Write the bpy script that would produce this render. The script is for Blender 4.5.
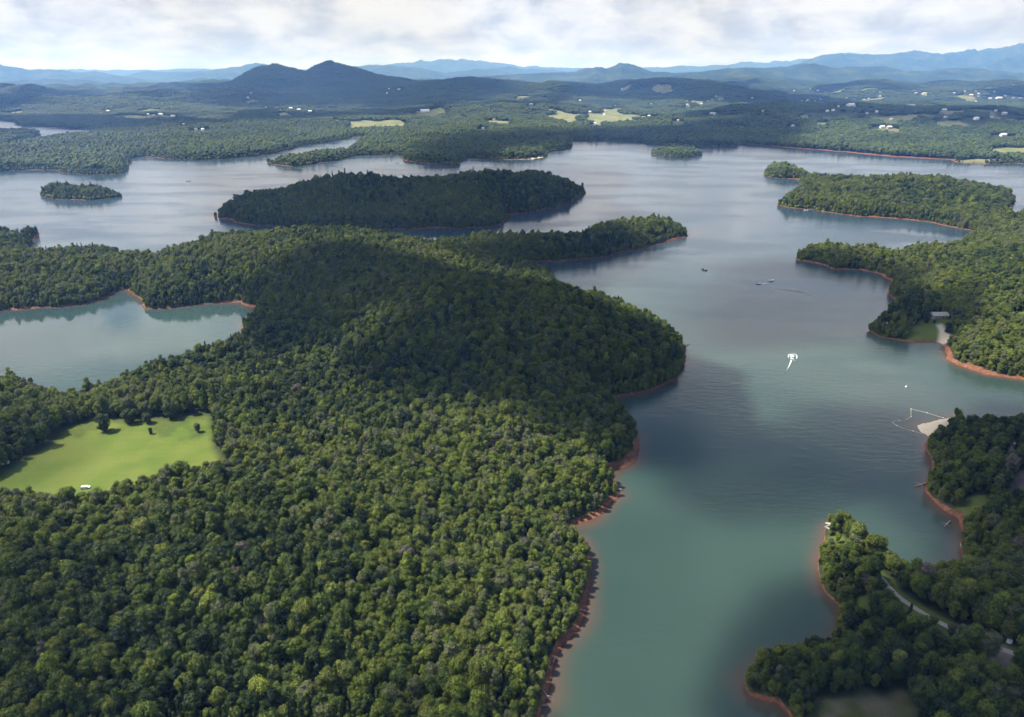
import bpy, bmesh, math, random
import numpy as np
from mathutils import Vector, Matrix, Euler

# ------------------------------------------------------------------ camera, light, exposure
FPX = 690.0; CAMH = 220.0; PITCH = math.radians(22.48)
SUN_EL = math.radians(57.0)
SUN_DIR = Vector((-0.97, 0.12, 0)).normalized() * math.cos(SUN_EL); SUN_DIR.z = math.sin(SUN_EL)
sc = bpy.context.scene
for o in list(bpy.data.objects): bpy.data.objects.remove(o)
COL = sc.collection
cam_d = bpy.data.cameras.new('camera'); cam = bpy.data.objects.new('camera', cam_d); COL.objects.link(cam)
cam.location = (0, 0, CAMH); cam.rotation_euler = (math.pi/2 - PITCH, 0, 0)
cam_d.sensor_width = 36; cam_d.lens = 36*FPX/1024; cam_d.clip_start = 1; cam_d.clip_end = 200000
sc.camera = cam
sc.view_settings.view_transform = 'Standard'; sc.view_settings.look = 'None'
sc.view_settings.exposure = 1.0; sc.view_settings.gamma = 1.0; sc.view_settings.use_curve_mapping = False
sc.render.engine = 'CYCLES'
sc.cycles.use_denoising = True
sc.cycles.max_bounces = 6; sc.cycles.diffuse_bounces = 2; sc.cycles.glossy_bounces = 2
sc.cycles.transmission_bounces = 2; sc.cycles.volume_bounces = 1; sc.cycles.transparent_max_bounces = 8
sc.cycles.sample_clamp_indirect = 4.0

world = bpy.data.worlds.new('World'); sc.world = world; world.use_nodes = True

class NT:
    """small helper to write node trees"""
    def __init__(s, tree): s.t = tree; s.n = tree.nodes; s.l = tree.links
    def node(s, typ, **kw):
        nd = s.n.new(typ)
        for k, v in kw.items():
            if k.startswith('i_'):
                key = k[2:]; key = int(key) if key.isdigit() else key.replace('_', ' ')
                s.put(nd.inputs[key], v)
            else: setattr(nd, k, v)
        return nd
    def put(s, sock, v):
        if isinstance(v, bpy.types.NodeSocket): s.l.new(v, sock)
        else: sock.default_value = v
    def math(s, op, a, b=0.0, c=None, clamp=False):
        nd = s.n.new('ShaderNodeMath'); nd.operation = op; nd.use_clamp = clamp
        s.put(nd.inputs[0], a); s.put(nd.inputs[1], b)
        if c is not None: s.put(nd.inputs[2], c)
        return nd.outputs[0]
    def ramp(s, fac, stops, interp='LINEAR'):
        nd = s.n.new('ShaderNodeValToRGB'); nd.color_ramp.interpolation = interp
        e = nd.color_ramp.elements
        while len(e) < len(stops): e.new(0.5)
        for k, (p, c) in enumerate(stops):
            e[k].position = p; e[k].color = (*c, 1) if len(c) == 3 else c
        s.put(nd.inputs[0], fac); return nd.outputs[0]
    def mix(s, fac, a, b, blend='MIX'):
        nd = s.n.new('ShaderNodeMix'); nd.data_type = 'RGBA'; nd.blend_type = blend
        s.put(nd.inputs[0], fac)
        s.put(nd.inputs[6], a if not isinstance(a, tuple) else (*a, 1)[:4]); s.put(nd.inputs[7], b if not isinstance(b, tuple) else (*b, 1)[:4])
        return nd.outputs[2]
    def smooth(s, v, a, b):
        nd = s.n.new('ShaderNodeMapRange'); nd.interpolation_type = 'SMOOTHSTEP'
        s.put(nd.inputs[0], v); nd.inputs[1].default_value = a; nd.inputs[2].default_value = b
        return nd.outputs[0]

w = NT(world.node_tree); w.n.clear()
sky = w.node('ShaderNodeTexSky', sky_type='NISHITA', sun_disc=False, sun_elevation=SUN_EL, sun_rotation=math.radians(-93),
             altitude=500, air_density=1.0, dust_density=2.0, ozone_density=1.0)
skyc = w.node('ShaderNodeVectorMath', operation='SCALE'); w.l.new(sky.outputs[0], skyc.inputs[0]); skyc.inputs['Scale'].default_value = 0.075
tc = w.node('ShaderNodeTexCoord'); sep = w.node('ShaderNodeSeparateXYZ'); w.l.new(tc.outputs['Generated'], sep.inputs[0])
zc = w.math('MAXIMUM', sep.outputs[2], 0.0)
# cloud texture over the dome, its cells flattened towards the horizon
comb = w.node('ShaderNodeCombineXYZ'); w.put(comb.inputs[0], w.math('MULTIPLY', sep.outputs[0], 6.0)); w.put(comb.inputs[1], w.math('MULTIPLY', sep.outputs[1], 6.0))
w.put(comb.inputs[2], w.math('DIVIDE', w.math('MULTIPLY', zc, 5.5), w.math('ADD', zc, .25)))
n1 = w.node('ShaderNodeTexNoise', i_Scale=0.6, i_Detail=9.0, i_Roughness=0.55); w.l.new(comb.outputs[0], n1.inputs['Vector'])
n2 = w.node('ShaderNodeTexNoise', i_Scale=2.0, i_Detail=10.0, i_Roughness=0.60, i_Distortion=0.25); w.l.new(comb.outputs[0], n2.inputs['Vector'])
cloud_grey = w.ramp(n2.outputs[0], [(0.36, (0.59, 0.63, 0.70)), (0.45, (0.73, 0.765, 0.83)), (0.52, (0.87, 0.90, 0.955)), (0.61, (0.98, 1.0, 1.035))])
high = w.smooth(zc, 0.09, 0.35)                       # broken clouds overhead, closed towards the horizon
dim = w.math('SUBTRACT', 1.0, w.math('MULTIPLY', high, 0.05))
cg = w.node('ShaderNodeVectorMath', operation='SCALE'); w.l.new(cloud_grey, cg.inputs[0]); w.put(cg.inputs['Scale'], w.math('MULTIPLY', dim, 0.49))
cover = w.smooth(w.math('ADD', n1.outputs[0], w.math('MULTIPLY', w.math('SUBTRACT', 1.0, high), 0.35)), 0.47, 0.60)
cgb = w.mix(high, cg.outputs[0], w.mix(1.0, cg.outputs[0], (.80, .95, 1.22), 'MULTIPLY'))
mixc = w.mix(cover, skyc.outputs[0], cgb)
bg = w.node('ShaderNodeBackground', i_Strength=1.0); w.l.new(mixc, bg.inputs[0])
wo = w.node('ShaderNodeOutputWorld'); w.l.new(bg.outputs[0], wo.inputs[0])
world.cycles.sampling_method = 'AUTOMATIC'

sun_d = bpy.data.lights.new('sun', 'SUN'); sun_d.energy = 5.0; sun_d.angle = math.radians(0.5); sun_d.color = (1.0, 0.96, 0.90)
sun = bpy.data.objects.new('sun', sun_d); COL.objects.link(sun)
sun.rotation_euler = SUN_DIR.to_track_quat('Z', 'Y').to_euler(); sun.location = (0, 0, 500)

# ------------------------------------------------------------------ numbers
rng = np.random.default_rng(7); random.seed(7)
cp, sp_ = math.cos(PITCH), math.sin(PITCH)
def ray(u, v):
    a = (u-512)/FPX; b = (358.5-v)/FPX
    return a, cp + b*sp_, -sp_ + b*cp
def G(u, v, z=0.0):
    """the point of the plane at height z that the photograph shows at (u, v)"""
    a, b, c = ray(u, v); t = (CAMH - z)/(-c); return (a*t, b*t)
def project(x, y, z):
    dx, dy, dz = x, y, z - CAMH
    dep = dy*cp - dz*sp_; up = dy*sp_ + dz*cp
    return 512 + FPX*dx/dep, 358.5 - FPX*up/dep, dep

def _hash(ix, iy, seed):
    h = (ix.astype(np.int64)*374761393 + iy.astype(np.int64)*668265263 + seed*1442695041) & 0xffffffff
    h = ((h ^ (h >> 13))*1274126177) & 0xffffffff
    return ((h ^ (h >> 16)) & 0xffffff)/float(0xffffff)
def vnoise(x, y, seed=0):
    ix = np.floor(x); iy = np.floor(y); fx = x-ix; fy = y-iy
    fx = fx*fx*fx*(fx*(fx*6-15)+10); fy = fy*fy*fy*(fy*(fy*6-15)+10)
    a = _hash(ix, iy, seed); b = _hash(ix+1, iy, seed); c = _hash(ix, iy+1, seed); d = _hash(ix+1, iy+1, seed)
    return (a+(b-a)*fx)*(1-fy) + (c+(d-c)*fx)*fy
def fbm(x, y, scale, octv=4, seed=0, rough=0.5):
    s = 0; a = 1; t = 0; x = x/scale; y = y/scale
    for k in range(octv):
        s = s + a*vnoise(x+17.3*k, y-9.1*k, seed+k); t += a; a *= rough
        x, y = (x*0.8-y*0.6)*2.03, (x*0.6+y*0.8)*2.03
    return s/t
def sstep(v, a, b):
    t = np.clip((v-a)/(b-a), 0, 1); return t*t*(3-2*t)

def poly(pts, z=0.0):
    return np.array([G(p[0], p[1], p[2] if len(p) > 2 else z) for p in pts])
def sdf(P, X, Y, far=600.0):
    """signed distance, positive inside; points far outside the polygon's box get the distance to the box"""
    X = np.asarray(X, float); Y = np.asarray(Y, float)
    x0, y0 = P.min(0); x1, y1 = P.max(0)
    bd = np.hypot(np.maximum(np.maximum(x0-X, X-x1), 0), np.maximum(np.maximum(y0-Y, Y-y1), 0))
    out = -bd.copy(); idx = np.nonzero(bd.ravel() < far)[0]
    xf = X.ravel(); yf = Y.ravel(); of = out.ravel()
    A = P; B = np.roll(P, -1, 0)
    for s in range(0, len(idx), 60000):
        ii = idx[s:s+60000]; x = xf[ii]; y = yf[ii]
        best = np.full(len(ii), 1e18); inside = np.zeros(len(ii), bool)
        for (ax, ay), (bx, by) in zip(A, B):
            ex, ey = bx-ax, by-ay; L = ex*ex+ey*ey + 1e-9
            t = np.clip(((x-ax)*ex+(y-ay)*ey)/L, 0, 1)
            dx = x-ax-t*ex; dy = y-ay-t*ey
            best = np.minimum(best, dx*dx+dy*dy)
            if ay != by:
                c = (ay > y) != (by > y)
                inside ^= c & (x < ex*(y-ay)/(by-ay)+ax)
        of[ii] = np.where(inside, 1, -1)*np.sqrt(best)
    return of.reshape(X.shape)

T = 20.0   # height of the tree tops that hide a far shore
# ---- outlines of the land, traced at the waterline (third number: height of the visible tree tops above the lake)
MAIN = poly([(470,860),(500,790),(520,752),(537,717),(545,700),(551,678),(562,645),(575,632),(585,607),(594,582),(590,567),(587,552),
 (583,540),(566,531),(575,525),(592,521),(606,512),(612,503),(619,499),(613,489),(610,480),(613,473),(622,470),(632,463),(640,450),(638,437),(629,423),(618,408),(606,400),
 (618,397),(637,393),(657,387),(675,376),(689,360),(691,338,T),(681,318,T+4),(668,307,T+6),(653,299,T+6),(634,292,T+6),(612,284,T+6),(583,276,T+6),
 (557,268,T+4),(530,262,10),(500,262,4),
 (512,261),(545,262),(587,259),(610,255),(637,249),(663,242),(689,237),(697,230),(692,222,T),(674,215,T),(652,214,T),(632,213,T+4),(607,215,T+4),(588,223,T),(570,231,T),(537,230,T),(505,230,T),
 (484,240),(455,247),(437,241),(432,230,T+12),(381,220,T+14),(344,216,T+16),(294,218,T+14),(256,221,T+10),(236,226,T+6),(213,230,T),(181,240,T),(161,247,T),(151,250,T),(136,249,T),(120,242,T),(95,240,T),(80,243,T),(50,246,T),
 (32,243,T),(24,237),(41,231),(30,225,T),(12,224,T),(-40,222,T),(-300,225,T),(-1300,300),(-1300,520),(-900,900)])
COVE = poly([(-60,318),(0,310),(20,310),(50,307),(85,303),(108,297),(125,290),(134,288),(139,294),(137,303),(141,310),(160,309),(193,305),(215,302),(238,303),(250,309),(253,316),
 (238,321,T),(221,329,T),(196,336,T),(181,341,T),(155,351,T),(130,358,T),(110,364,T),(88,373,T),(63,379,T),(50,377,T),(30,369,T),(10,363,T),(-20,360,T),(-160,352,T),(-260,345)])
ISLAND = poly([(212,213),(220,217),(236,222),(262,226),(300,229),(340,230),(400,229),(450,228),(482,227),(503,224),(508,215),(530,213),(557,208),(575,200),(585,193),(584,188),(578,181,T),(550,171,T+5),(527,167,T+14),(500,166,T+20),(457,168,T+22),(419,174,T+20),(402,177,T+16),
 (376,173,T+22),(351,169,T+24),(339,171,T+20),(306,180,T+14),(281,186,T+8),(256,189,T+6),(231,196,T),(216,205,T)])
ISLET_W = poly([(40,196),(50,199),(88,200),(110,199),(127,196),(122,191,10),(100,186,12),(82,187,12),(63,181,16),(45,184,14)])
ISLET_E = poly([(652,153),(663,157),(688,158),(701,155),(698,148,12),(675,144,12),(660,146,12)])
RARM = poly([(764,176),(775,178),(796,179),(803,186),(790,198),(778,205),(792,208),(806,209),(831,212),(861,217),(901,219),(929,222),(954,227),(974,232),(1000,240),(1030,236),(1040,222),(1022,218,T),(1008,210),(1012,202),(1017,198),(1014,191,T),(994,186,T),(976,182,T),(944,177,T+3),(904,172,T+6),(868,172,T+6),(818,173,T),(801,168,14),(786,162,14),(768,163,14)])
RMAIN = poly([(974,232),(969,235,T),(944,236,T),(929,235,T),(916,236,T),(908,243,T),(888,246,T-4),(876,240,T),(853,241,T),(841,237,T),(818,237,T),(806,240,T),(799,247,16),(799,260),(818,265),(831,269),(856,270),(878,273),(893,281),(899,286),
 (893,296,12),(886,306,12),(878,312,12),(869,318,12),(870,330),(881,335),(908,342),(939,343),(946,350),(949,358),(966,367),(981,374),(1001,376),(1019,379),(1045,384),(1120,396),(1500,380),(1700,240),(1020,216),(1000,226)])
RLOW = poly([(1100,405),(1024,395,T),(1011,399,T),(994,409,16),(979,408,16),(959,408,16),(950,414),(939,418),(922,422),(917,427),(921,432),(929,435),(929,445),(932,460),(932,472),(930,482),(929,490),(938,500),(949,512),(964,521),(966,531),(967,550),(966,562),(950,572),
 (930,567,12),(909,552,14),(897,545,12),(889,538,12),(868,532,10),(851,529),(840,526),(828,527),(823,536),(819,550),(819,570),(827,592),(843,605),(845,620),(838,637),(826,650),(806,655),(783,656),(768,659),(755,668),(741,685),(746,695),(763,702),(775,703),(786,712),(792,725),(815,770),(860,900),(1500,900),(1900,500)])
FARL = poly([(-700,176),(-100,174),(0,171),(15,170),(55,170),(63,173),(93,174),(120,174),(130,168),(128,159),(143,156),(161,158),(196,160),(221,159),(256,156),(271,154),(306,145),(341,140),(354,136),(369,137),(362,141),(353,145,4),(351,147,10),(341,149,12),(314,152,12),(289,156,12),(271,159,12),(266,161),
 (289,167),(306,165),(339,160),(349,157),(366,155),(404,155),(403,160),(419,163),(457,165),(463,160),(468,157),(482,158),(512,160),(532,159),(546,157),(547,152),(560,150),(572,148),(570,143),(572,140),(642,142),(647,144),(700,147),(738,147),(740,144),(768,146),(843,152),(893,157),(951,160),(956,163),(989,164),(1013,163),(1030,165),
 (1200,172),(2200,190),(6000,120),(9000,74.5),(-9000,74.5),(-3000,150)])
INLET = poly([(-200,118),(0,120),(15,122),(22,127),(38,126),(93,130),(88,136),(50,139),(33,143),(0,149),(-80,156),(-260,160)])
HEADL = poly([(-150,129,12),(10,129,12),(36,130,10),(42,134),(34,139),(18,142),(0,146),(-150,150)])
MEADOW = poly([(-20,486,24),(0,486,24),(38,488,24),(95,488,24),(105,483,24),(138,473,24),(151,465,24),(201,461,24),(226,458,22),(213,445,14),(212,428,14),(208,413,14),(191,412,14),(176,418,14),(150,416,14),(115,418,14),(85,421,14),(68,425,14),(60,433,14),(50,443,14),(25,457,14),(0,473,14),(-20,480,14)])
LANDS = [MAIN, ISLAND, ISLET_W, ISLET_E, RARM, RMAIN, RLOW]
R0 = 60.0

def land_sdf(X, Y):
    wx = (fbm(X, Y, 38, 3, 5)-.5)*13; wy = (fbm(X, Y, 38, 3, 9)-.5)*13
    r = np.hypot(X, Y); k = np.clip(r/500, .5, 1.6)
    Xw = X+wx*k; Yw = Y+wy*k
    d = sdf(MAIN, Xw, Yw); d = np.minimum(d, -sdf(COVE, Xw, Yw))
    for P in LANDS[1:]: d = np.maximum(d, sdf(P, Xw, Yw))
    f = sdf(FARL, Xw, Yw, 1e9); f = np.minimum(f, -sdf(INLET, Xw, Yw, 1200)); f = np.maximum(f, sdf(HEADL, Xw, Yw))
    return np.maximum(d, f)

# mountain ranges: distance, depth, ridge line as seen (u, v)
RANGES = [
 (7600, 900, [(170,97),(205,92),(225,86),(245,75),(262,68),(277,67),(292,70),(306,73),(318,67),(330,62.5),(345,66),(362,71),(385,77),(410,80),(440,84),(470,90),(520,98)]),
 (5600, 450, [(470,99),(505,93),(530,86),(552,81),(575,82),(600,90),(625,98)]),
 (6600, 600, [(380,90),(430,82),(470,78),(500,79),(540,84),(580,92)]),
 (11500, 1500, [(420,84),(450,79),(500,75),(540,73),(570,71),(585,66),(597,64),(606,67),(620,63),(634,64),(650,70),(672,71),(705,70),(740,67),(765,65),(795,61),(812,62),(832,67),(850,66),(870,65),(905,71),(930,69),(960,67),(990,71),(1030,73),(1100,70),(1300,75)]),
 (9000, 900, [(640,86),(700,80),(760,77),(800,79),(850,84),(900,79),(960,83),(1020,81),(1100,78),(1200,84)]),
 (18000, 2200, [(740,70),(790,66),(805,60),(818,56),(840,53.5),(870,54),(905,53),(950,51),(985,48),(1024,44),(1100,40),(1200,50),(1400,70)]),
 (16000, 1900, [(-400,75),(-200,66),(-60,60),(0,63.5),(12,66),(28,68.5),(52,69),(75,73),(95,71),(115,75),(145,80),(180,84)]),
 (20000, 2200, [(120,75),(150,71),(185,72),(215,69),(240,65),(262,62.5),(285,67),(310,73),(345,68),(365,65.5),(395,66),(420,68),(445,73),(475,70),(505,67),(540,69),(580,72),(660,73),(760,74)]),
 (27000, 2600, [(-500,72),(0,70),(100,69),(160,70),(230,68),(300,70),(370,66),(420,61),(450,59),(480,61),(520,66),(600,69),(700,66),(760,62),(800,60),(860,62),(1000,66),(1500,70)]),
]
def mountains(X, Y):
    z = np.zeros_like(X); vH = 358.5-FPX*math.tan(PITCH)
    U = 512 + FPX*X/cp/np.maximum(Y, 1.0)          # column near the horizon
    far = Y > 2500
    if not far.any(): return z
    x = X[far]; y = Y[far]; u = U[far]; acc = np.zeros_like(x)
    wob = (fbm(x, y, 2600, 4, 31)-.5)
    spur = fbm(x, y, 1300, 6, 33, .55); ridg = np.abs(spur-.5)*2; fine = fbm(x, y, 420, 5, 35, .6)
    for D, W, pts in RANGES:
        pu = np.array([p[0] for p in pts], float); pv = np.array([p[1] for p in pts], float)
        v = np.interp(u, pu, pv)
        h = CAMH + (vH - v)*D*cp*cp/FPX
        edge = sstep(u, pu[0]-60, pu[0]+20)*(1-sstep(u, pu[-1]-20, pu[-1]+60))
        t = (y - D - wob*W*.9)/W
        prof = np.exp(-t*t*1.4)
        e = h*edge*prof
        e = e*(1+.36*(fine-.5)) - ridg*np.clip(e, 0, 500)*(0.16+1.35*(1-np.exp(-t*t*4)))
        acc = np.maximum(acc, e)
    z[far] = acc
    return z

BUMPS = [(G(360,232,35), 26, 150, 90), (G(470,175,40), 30, 150, 120), (G(350,185,40), 26, 90, 70), (G(560,320,35), 18, 110, 90),
         (G(430,300,35), 16, 140, 90), (G(930,190,20), 16, 150, 60), (G(1010,280,20), 14, 120, 90), (G(300,520,20), 14, 90, 90), (G(640,222,20), 6, 60, 40), (G(455,243,10), -16, 60, 60)]
BANKS = [(G(612,470), 16, 6), (G(592,518), 22, 6.5), (G(640,452), 14, 5), (G(585,607), 14, 3), (G(551,678), 25, 2.5), (G(960,365), 30, 3.5), (G(1010,377), 30, 2.5), (G(935,343), 25, 1.5), (G(932,478), 10, 3), (G(955,515), 14, 3), (G(930,440), 12, 1), (G(770,700), 10, 2.5), (G(832,600), 30, -7), (G(750,675), 8, -4), (G(985,158), 160, 4),
         (G(770,147), 130, 9), (G(830,151.5), 130, 9), (G(880,155.5), 130, 9), (G(930,159), 120, 9), (G(820,208), 90, 1.2), (G(900,220), 80, 1.2), (G(840,270), 70, 1.5), (G(35,240), 20, 5), (G(560,157), 130, 3)]
def bank_w(X, Y):
    """width of the bare bank"""
    b = 2.6*sstep(fbm(X, Y, 55, 3, 88), .54, .78)
    for (bx, by), rad, wd in BANKS: b = b + wd*np.exp(-((X-bx)**2+(Y-by)**2)/rad**2)*(.5+.8*vnoise(X/9, Y/9, 89))
    return np.maximum(b, 0)
def terrain(X, Y, d=None):
    X = np.asarray(X, float); Y = np.asarray(Y, float)
    if d is None: d = land_sdf(X, Y)
    r = np.hypot(X, Y)
    bank = 1.5*sstep(d, 0.0, .8 + 1.3*bank_w(X, Y)) + 0.5*sstep(d, 5, 14)
    inl = np.clip(1-np.exp(-np.maximum(d, 0)/70), 0, 1)
    roll = fbm(X, Y, 260, 4, 21)
    lowf = 1 - .75*sstep(r, 1500, 2300)*(1-sstep(d, 150, 700))
    z = bank + inl*(4 + 20*sstep(roll, .25, .8))*lowf
    for (bx, by), h, sx, sy in BUMPS:
        z = z + inl*h*np.exp(-(((X-bx)/sx)**2 + ((Y-by)/sy)**2))
    z = np.where(d > 0, np.maximum(z, bank*.9), z)
    z = z + sstep(d, 10, 60)*(fbm(X, Y, 60, 3, 40)-.5)*4
    farf = sstep(r, 2300, 4200)*sstep(d, 60, 900)*sstep(-sdf(INLET, X, Y, 1500), 100, 900)
    z = z + farf*(70*sstep(fbm(X, Y, 1500, 5, 55), .35, .75) - 10)
    z = z + sstep(r, 4200, 6200)*(1-sstep(r, 13000, 17000))*sstep(d, 60, 900)*(85*sstep(fbm(X, Y, 1250, 6, 57, .52), .44, .78))
    m = mountains(X, Y)*np.clip(d/300, 0, 1)
    z = np.maximum(z, m + farf*10*(fbm(X, Y, 300, 3, 61)-.5))
    z = z*(1-sstep(sdf(MEADOW, X, Y), -25, 5)) + (12.0 + (fbm(X, Y, 80, 2, 77)-.5)*3)*sstep(sdf(MEADOW, X, Y), -25, 5)
    under = -np.minimum(7, 0.25*np.maximum(-d, 0) + .02)
    return np.where(d > 0, z + .02, under)
def hit(u, v, dz=0.0):
    """where the line of sight through (u, v) meets the ground raised by dz"""
    a, b, c = ray(u, v); t = np.geomspace(120, 40000, 1500)
    x = a*t; y = b*t; z = CAMH + c*t
    g = terrain(x, y) + dz; k = np.nonzero(z <= np.maximum(g, dz))[0]
    k = k[0] if len(k) else len(t)-1
    return float(x[k]), float(y[k]), float(g[k]-dz)
def hpoly(pts): return np.array([hit(p[0], p[1], p[2] if len(p) > 2 else 0)[:2] for p in pts])

# open ground: (outline, kind)
FIELDS = [MEADOW,
 hpoly([(342,127,10),(360,128,10),(388,128,8),(405,127,8),(406,123),(396,120),(380,121),(362,121),(350,123)]),
 hpoly([(540,117),(565,113),(583,113),(583,121,8),(572,124,8),(556,120,8)]),
 hpoly([(585,115),(615,112),(640,116),(640,119,8),(600,123,8),(585,121,8)]),
 hpoly([(600,109),(625,106),(628,110,6),(604,113,6)]),
 hpoly([(690,101),(712,99),(714,103,6),(690,105,6)]),
 hpoly([(386,104),(394,103),(393,110,6),(387,110,6)]),
 hpoly([(985,150),(1030,147),(1060,152),(1030,156,6),(995,155,6)]),
 hpoly([(958,160.5),(975,159),(1000,159.5),(1008,162),(985,163.3),(960,162.5)]),
 hpoly([(868,131,4),(868,129),(880,128),(900,130),(900,132,4)]),
 hpoly([(110,119,6),(110,116),(140,116),(170,117),(170,120,6)]),
 hpoly([(828,91),(842,90),(843,93,4),(830,93,4)]),
 hpoly([(905,93),(930,92),(930,95,4),(908,95,4)]),
 hpoly([(0,140),(2,139),(3,141)])]
_fr = np.random.default_rng(41)
for _k in range(70):      # small pastures and clearings scattered through the valley and the hills
    _u = _fr.uniform(-40, 1064) if _k % 3 else _fr.uniform(760, 1064); _v = _fr.uniform(89, 127)
    if _u < 110 and _v > 115: continue
    _x, _y, _z = hit(_u, _v, 4); _w = _fr.uniform(25, 90)*(_y/5000)**.5; _h = _fr.uniform(50, 150); _a = _fr.uniform(-.5, .5)
    _t = np.linspace(0, 2*np.pi, 9)[:-1]; _r = _fr.uniform(.7, 1.2, 8)
    _px = np.cos(_t)*_r*_w; _py = np.sin(_t)*_r*_h
    FIELDS.append(np.stack([_x+_px*math.cos(_a)-_py*math.sin(_a), _y+_px*math.sin(_a)+_py*math.cos(_a)], 1))
LAWNS = [poly([(903,334,8),(918,324,5),(931,317,5),(940,317,5),(952,322,5),(952,330,5),(946,338,3),(944,344,2),(934,341,2),(920,340,6)]),
 poly([(1008,318,6),(1040,312,6),(1060,330,6),(1010,328,8)]),
 poly([(833,537,3),(846,535,3),(852,545,5),(846,553,6),(838,552,6)]),
 poly([(852,590,8),(870,586,9),(873,600,9),(856,604,9)]),
 poly([(962,496,8),(985,490,8),(990,510,8),(968,518,6),(975,530,6),(960,512,5)]),
 poly([(972,420,5),(982,418,5),(985,440,6),(975,445,6)])]
ROADP = [(868,562),(876,567),(884,575),(888,585),(894,592),(906,601),(918,611),(930,620),(944,629),(960,639),(976,649),(990,657),(1005,664),(1024,671),(1050,682),(1100,700)]
ROAD = np.array([G(u, v, 9) for u, v in ROADP])
def line_dist(P, X, Y):
    best = np.full(np.shape(X), 1e18)
    for (ax, ay), (bx, by) in zip(P[:-1], P[1:]):
        ex, ey = bx-ax, by-ay; L = ex*ex+ey*ey
        t = np.clip(((X-ax)*ex+(Y-ay)*ey)/L, 0, 1); best = np.minimum(best, (X-ax-t*ex)**2+(Y-ay-t*ey)**2)
    return np.sqrt(best)
ROUGH = poly([(55,438,14),(110,434,14),(150,432,14),(215,437,14),(220,400,14),(60,405,14)])
SCRUB = poly([(800,700,3),(850,692,4),(905,700,4),(920,717,4),(905,760,4),(830,750,3),(800,722,3)])
LOTS = [poly([(1003,452,10),(1012,446,8),(1024,443,8),(1060,440,8),(1060,452,10),(1024,458,10),(1006,460,10)]),
        poly([(1004,500,12),(1008,487,8),(1014,480,8),(1030,478,8),(1030,500,12)]),
        poly([(982,664,8),(1000,657,8),(1012,668,10),(1004,680,12),(990,678,12)]),
        poly([(856,568,8),(862,561,5),(870,563,6),(868,573,8)])]

def cover(X, Y, d):
    """how open the ground is: field, sand, lot (0..1 each)"""
    f = np.zeros_like(X)
    rag = (fbm(X, Y, 70, 3, 301)-.5)*90*sstep(Y, 2300, 3000)
    for P in FIELDS:
      if P[:, 1].min()-400 < Y.max(): f = np.maximum(f, sstep(sdf(P, X, Y, 300)+rag, -3, 4))
    f = f*(1-.45*sstep(sdf(ROUGH, X, Y, 100)+(vnoise(X/7, Y/7, 94)-.5)*14, -4, 6)*sstep(fbm(X, Y, 9, 3, 95), .35, .65))
    for P in LAWNS: f = np.maximum(f, .8*sstep(sdf(P, X, Y, 200)+(vnoise(X/6, Y/6, 91)-.5)*6, -2, 3))
    near = line_dist(ROAD, X, Y); f = np.maximum(f, .7*sstep(-near, -6.5, -3.5))
    scr = sstep(sdf(SCRUB, X, Y, 100)+(vnoise(X/6, Y/6, 92)-.5)*8, -2, 3); f = np.maximum(f, .38*scr)
    lot = .8*scr*vnoise(X/5, Y/5, 93)
    for P in LOTS: lot = np.maximum(lot, sstep(sdf(P, X, Y, 100), -1.5, 1.5))
    s = np.zeros_like(X)
    for P in SANDS: s = np.maximum(s, sstep(sdf(P, X, Y, 200), -3, 1))
    return f, s, lot
SANDS = [poly([(913,427),(918,420),(943,414),(952,420),(950,434),(930,438),(918,434)]),
         hpoly([(518,160.3),(532,160),(546,158),(544,156.6),(530,158)]),
         poly([(937,326,5),(941,326,5),(944,333,3),(950,340,1),(950,344,1),(939,343,1),(940,334,3)])]

# ------------------------------------------------------------------ materials
def mat(name):
    m = bpy.data.materials.new(name); m.use_nodes = True; t = NT(m.node_tree); t.n.clear()
    out = t.node('ShaderNodeOutputMaterial'); return m, t, out
def attr(t, name, typ='GEOMETRY'):
    return t.node('ShaderNodeAttribute', attribute_name=name, attribute_type=typ)
def simple(name, col, rough=.6, spec=.3, metal=0.0, var=.15, scale=4.0):
    m, t, out = mat(name)
    p = t.node('ShaderNodeBsdfPrincipled', i_Roughness=rough, i_Metallic=metal); p.inputs['Specular IOR Level'].default_value = spec
    nz = t.node('ShaderNodeTexNoise', i_Scale=scale, i_Detail=4.0); g = t.node('ShaderNodeNewGeometry'); t.l.new(g.outputs['Position'], nz.inputs['Vector'])
    c = t.mix(nz.outputs[0], tuple(x*(1-var) for x in col), tuple(min(1, x*(1+var)) for x in col)); t.l.new(c, p.inputs['Base Color'])
    t.l.new(p.outputs[0], out.inputs[0]); return m

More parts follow.
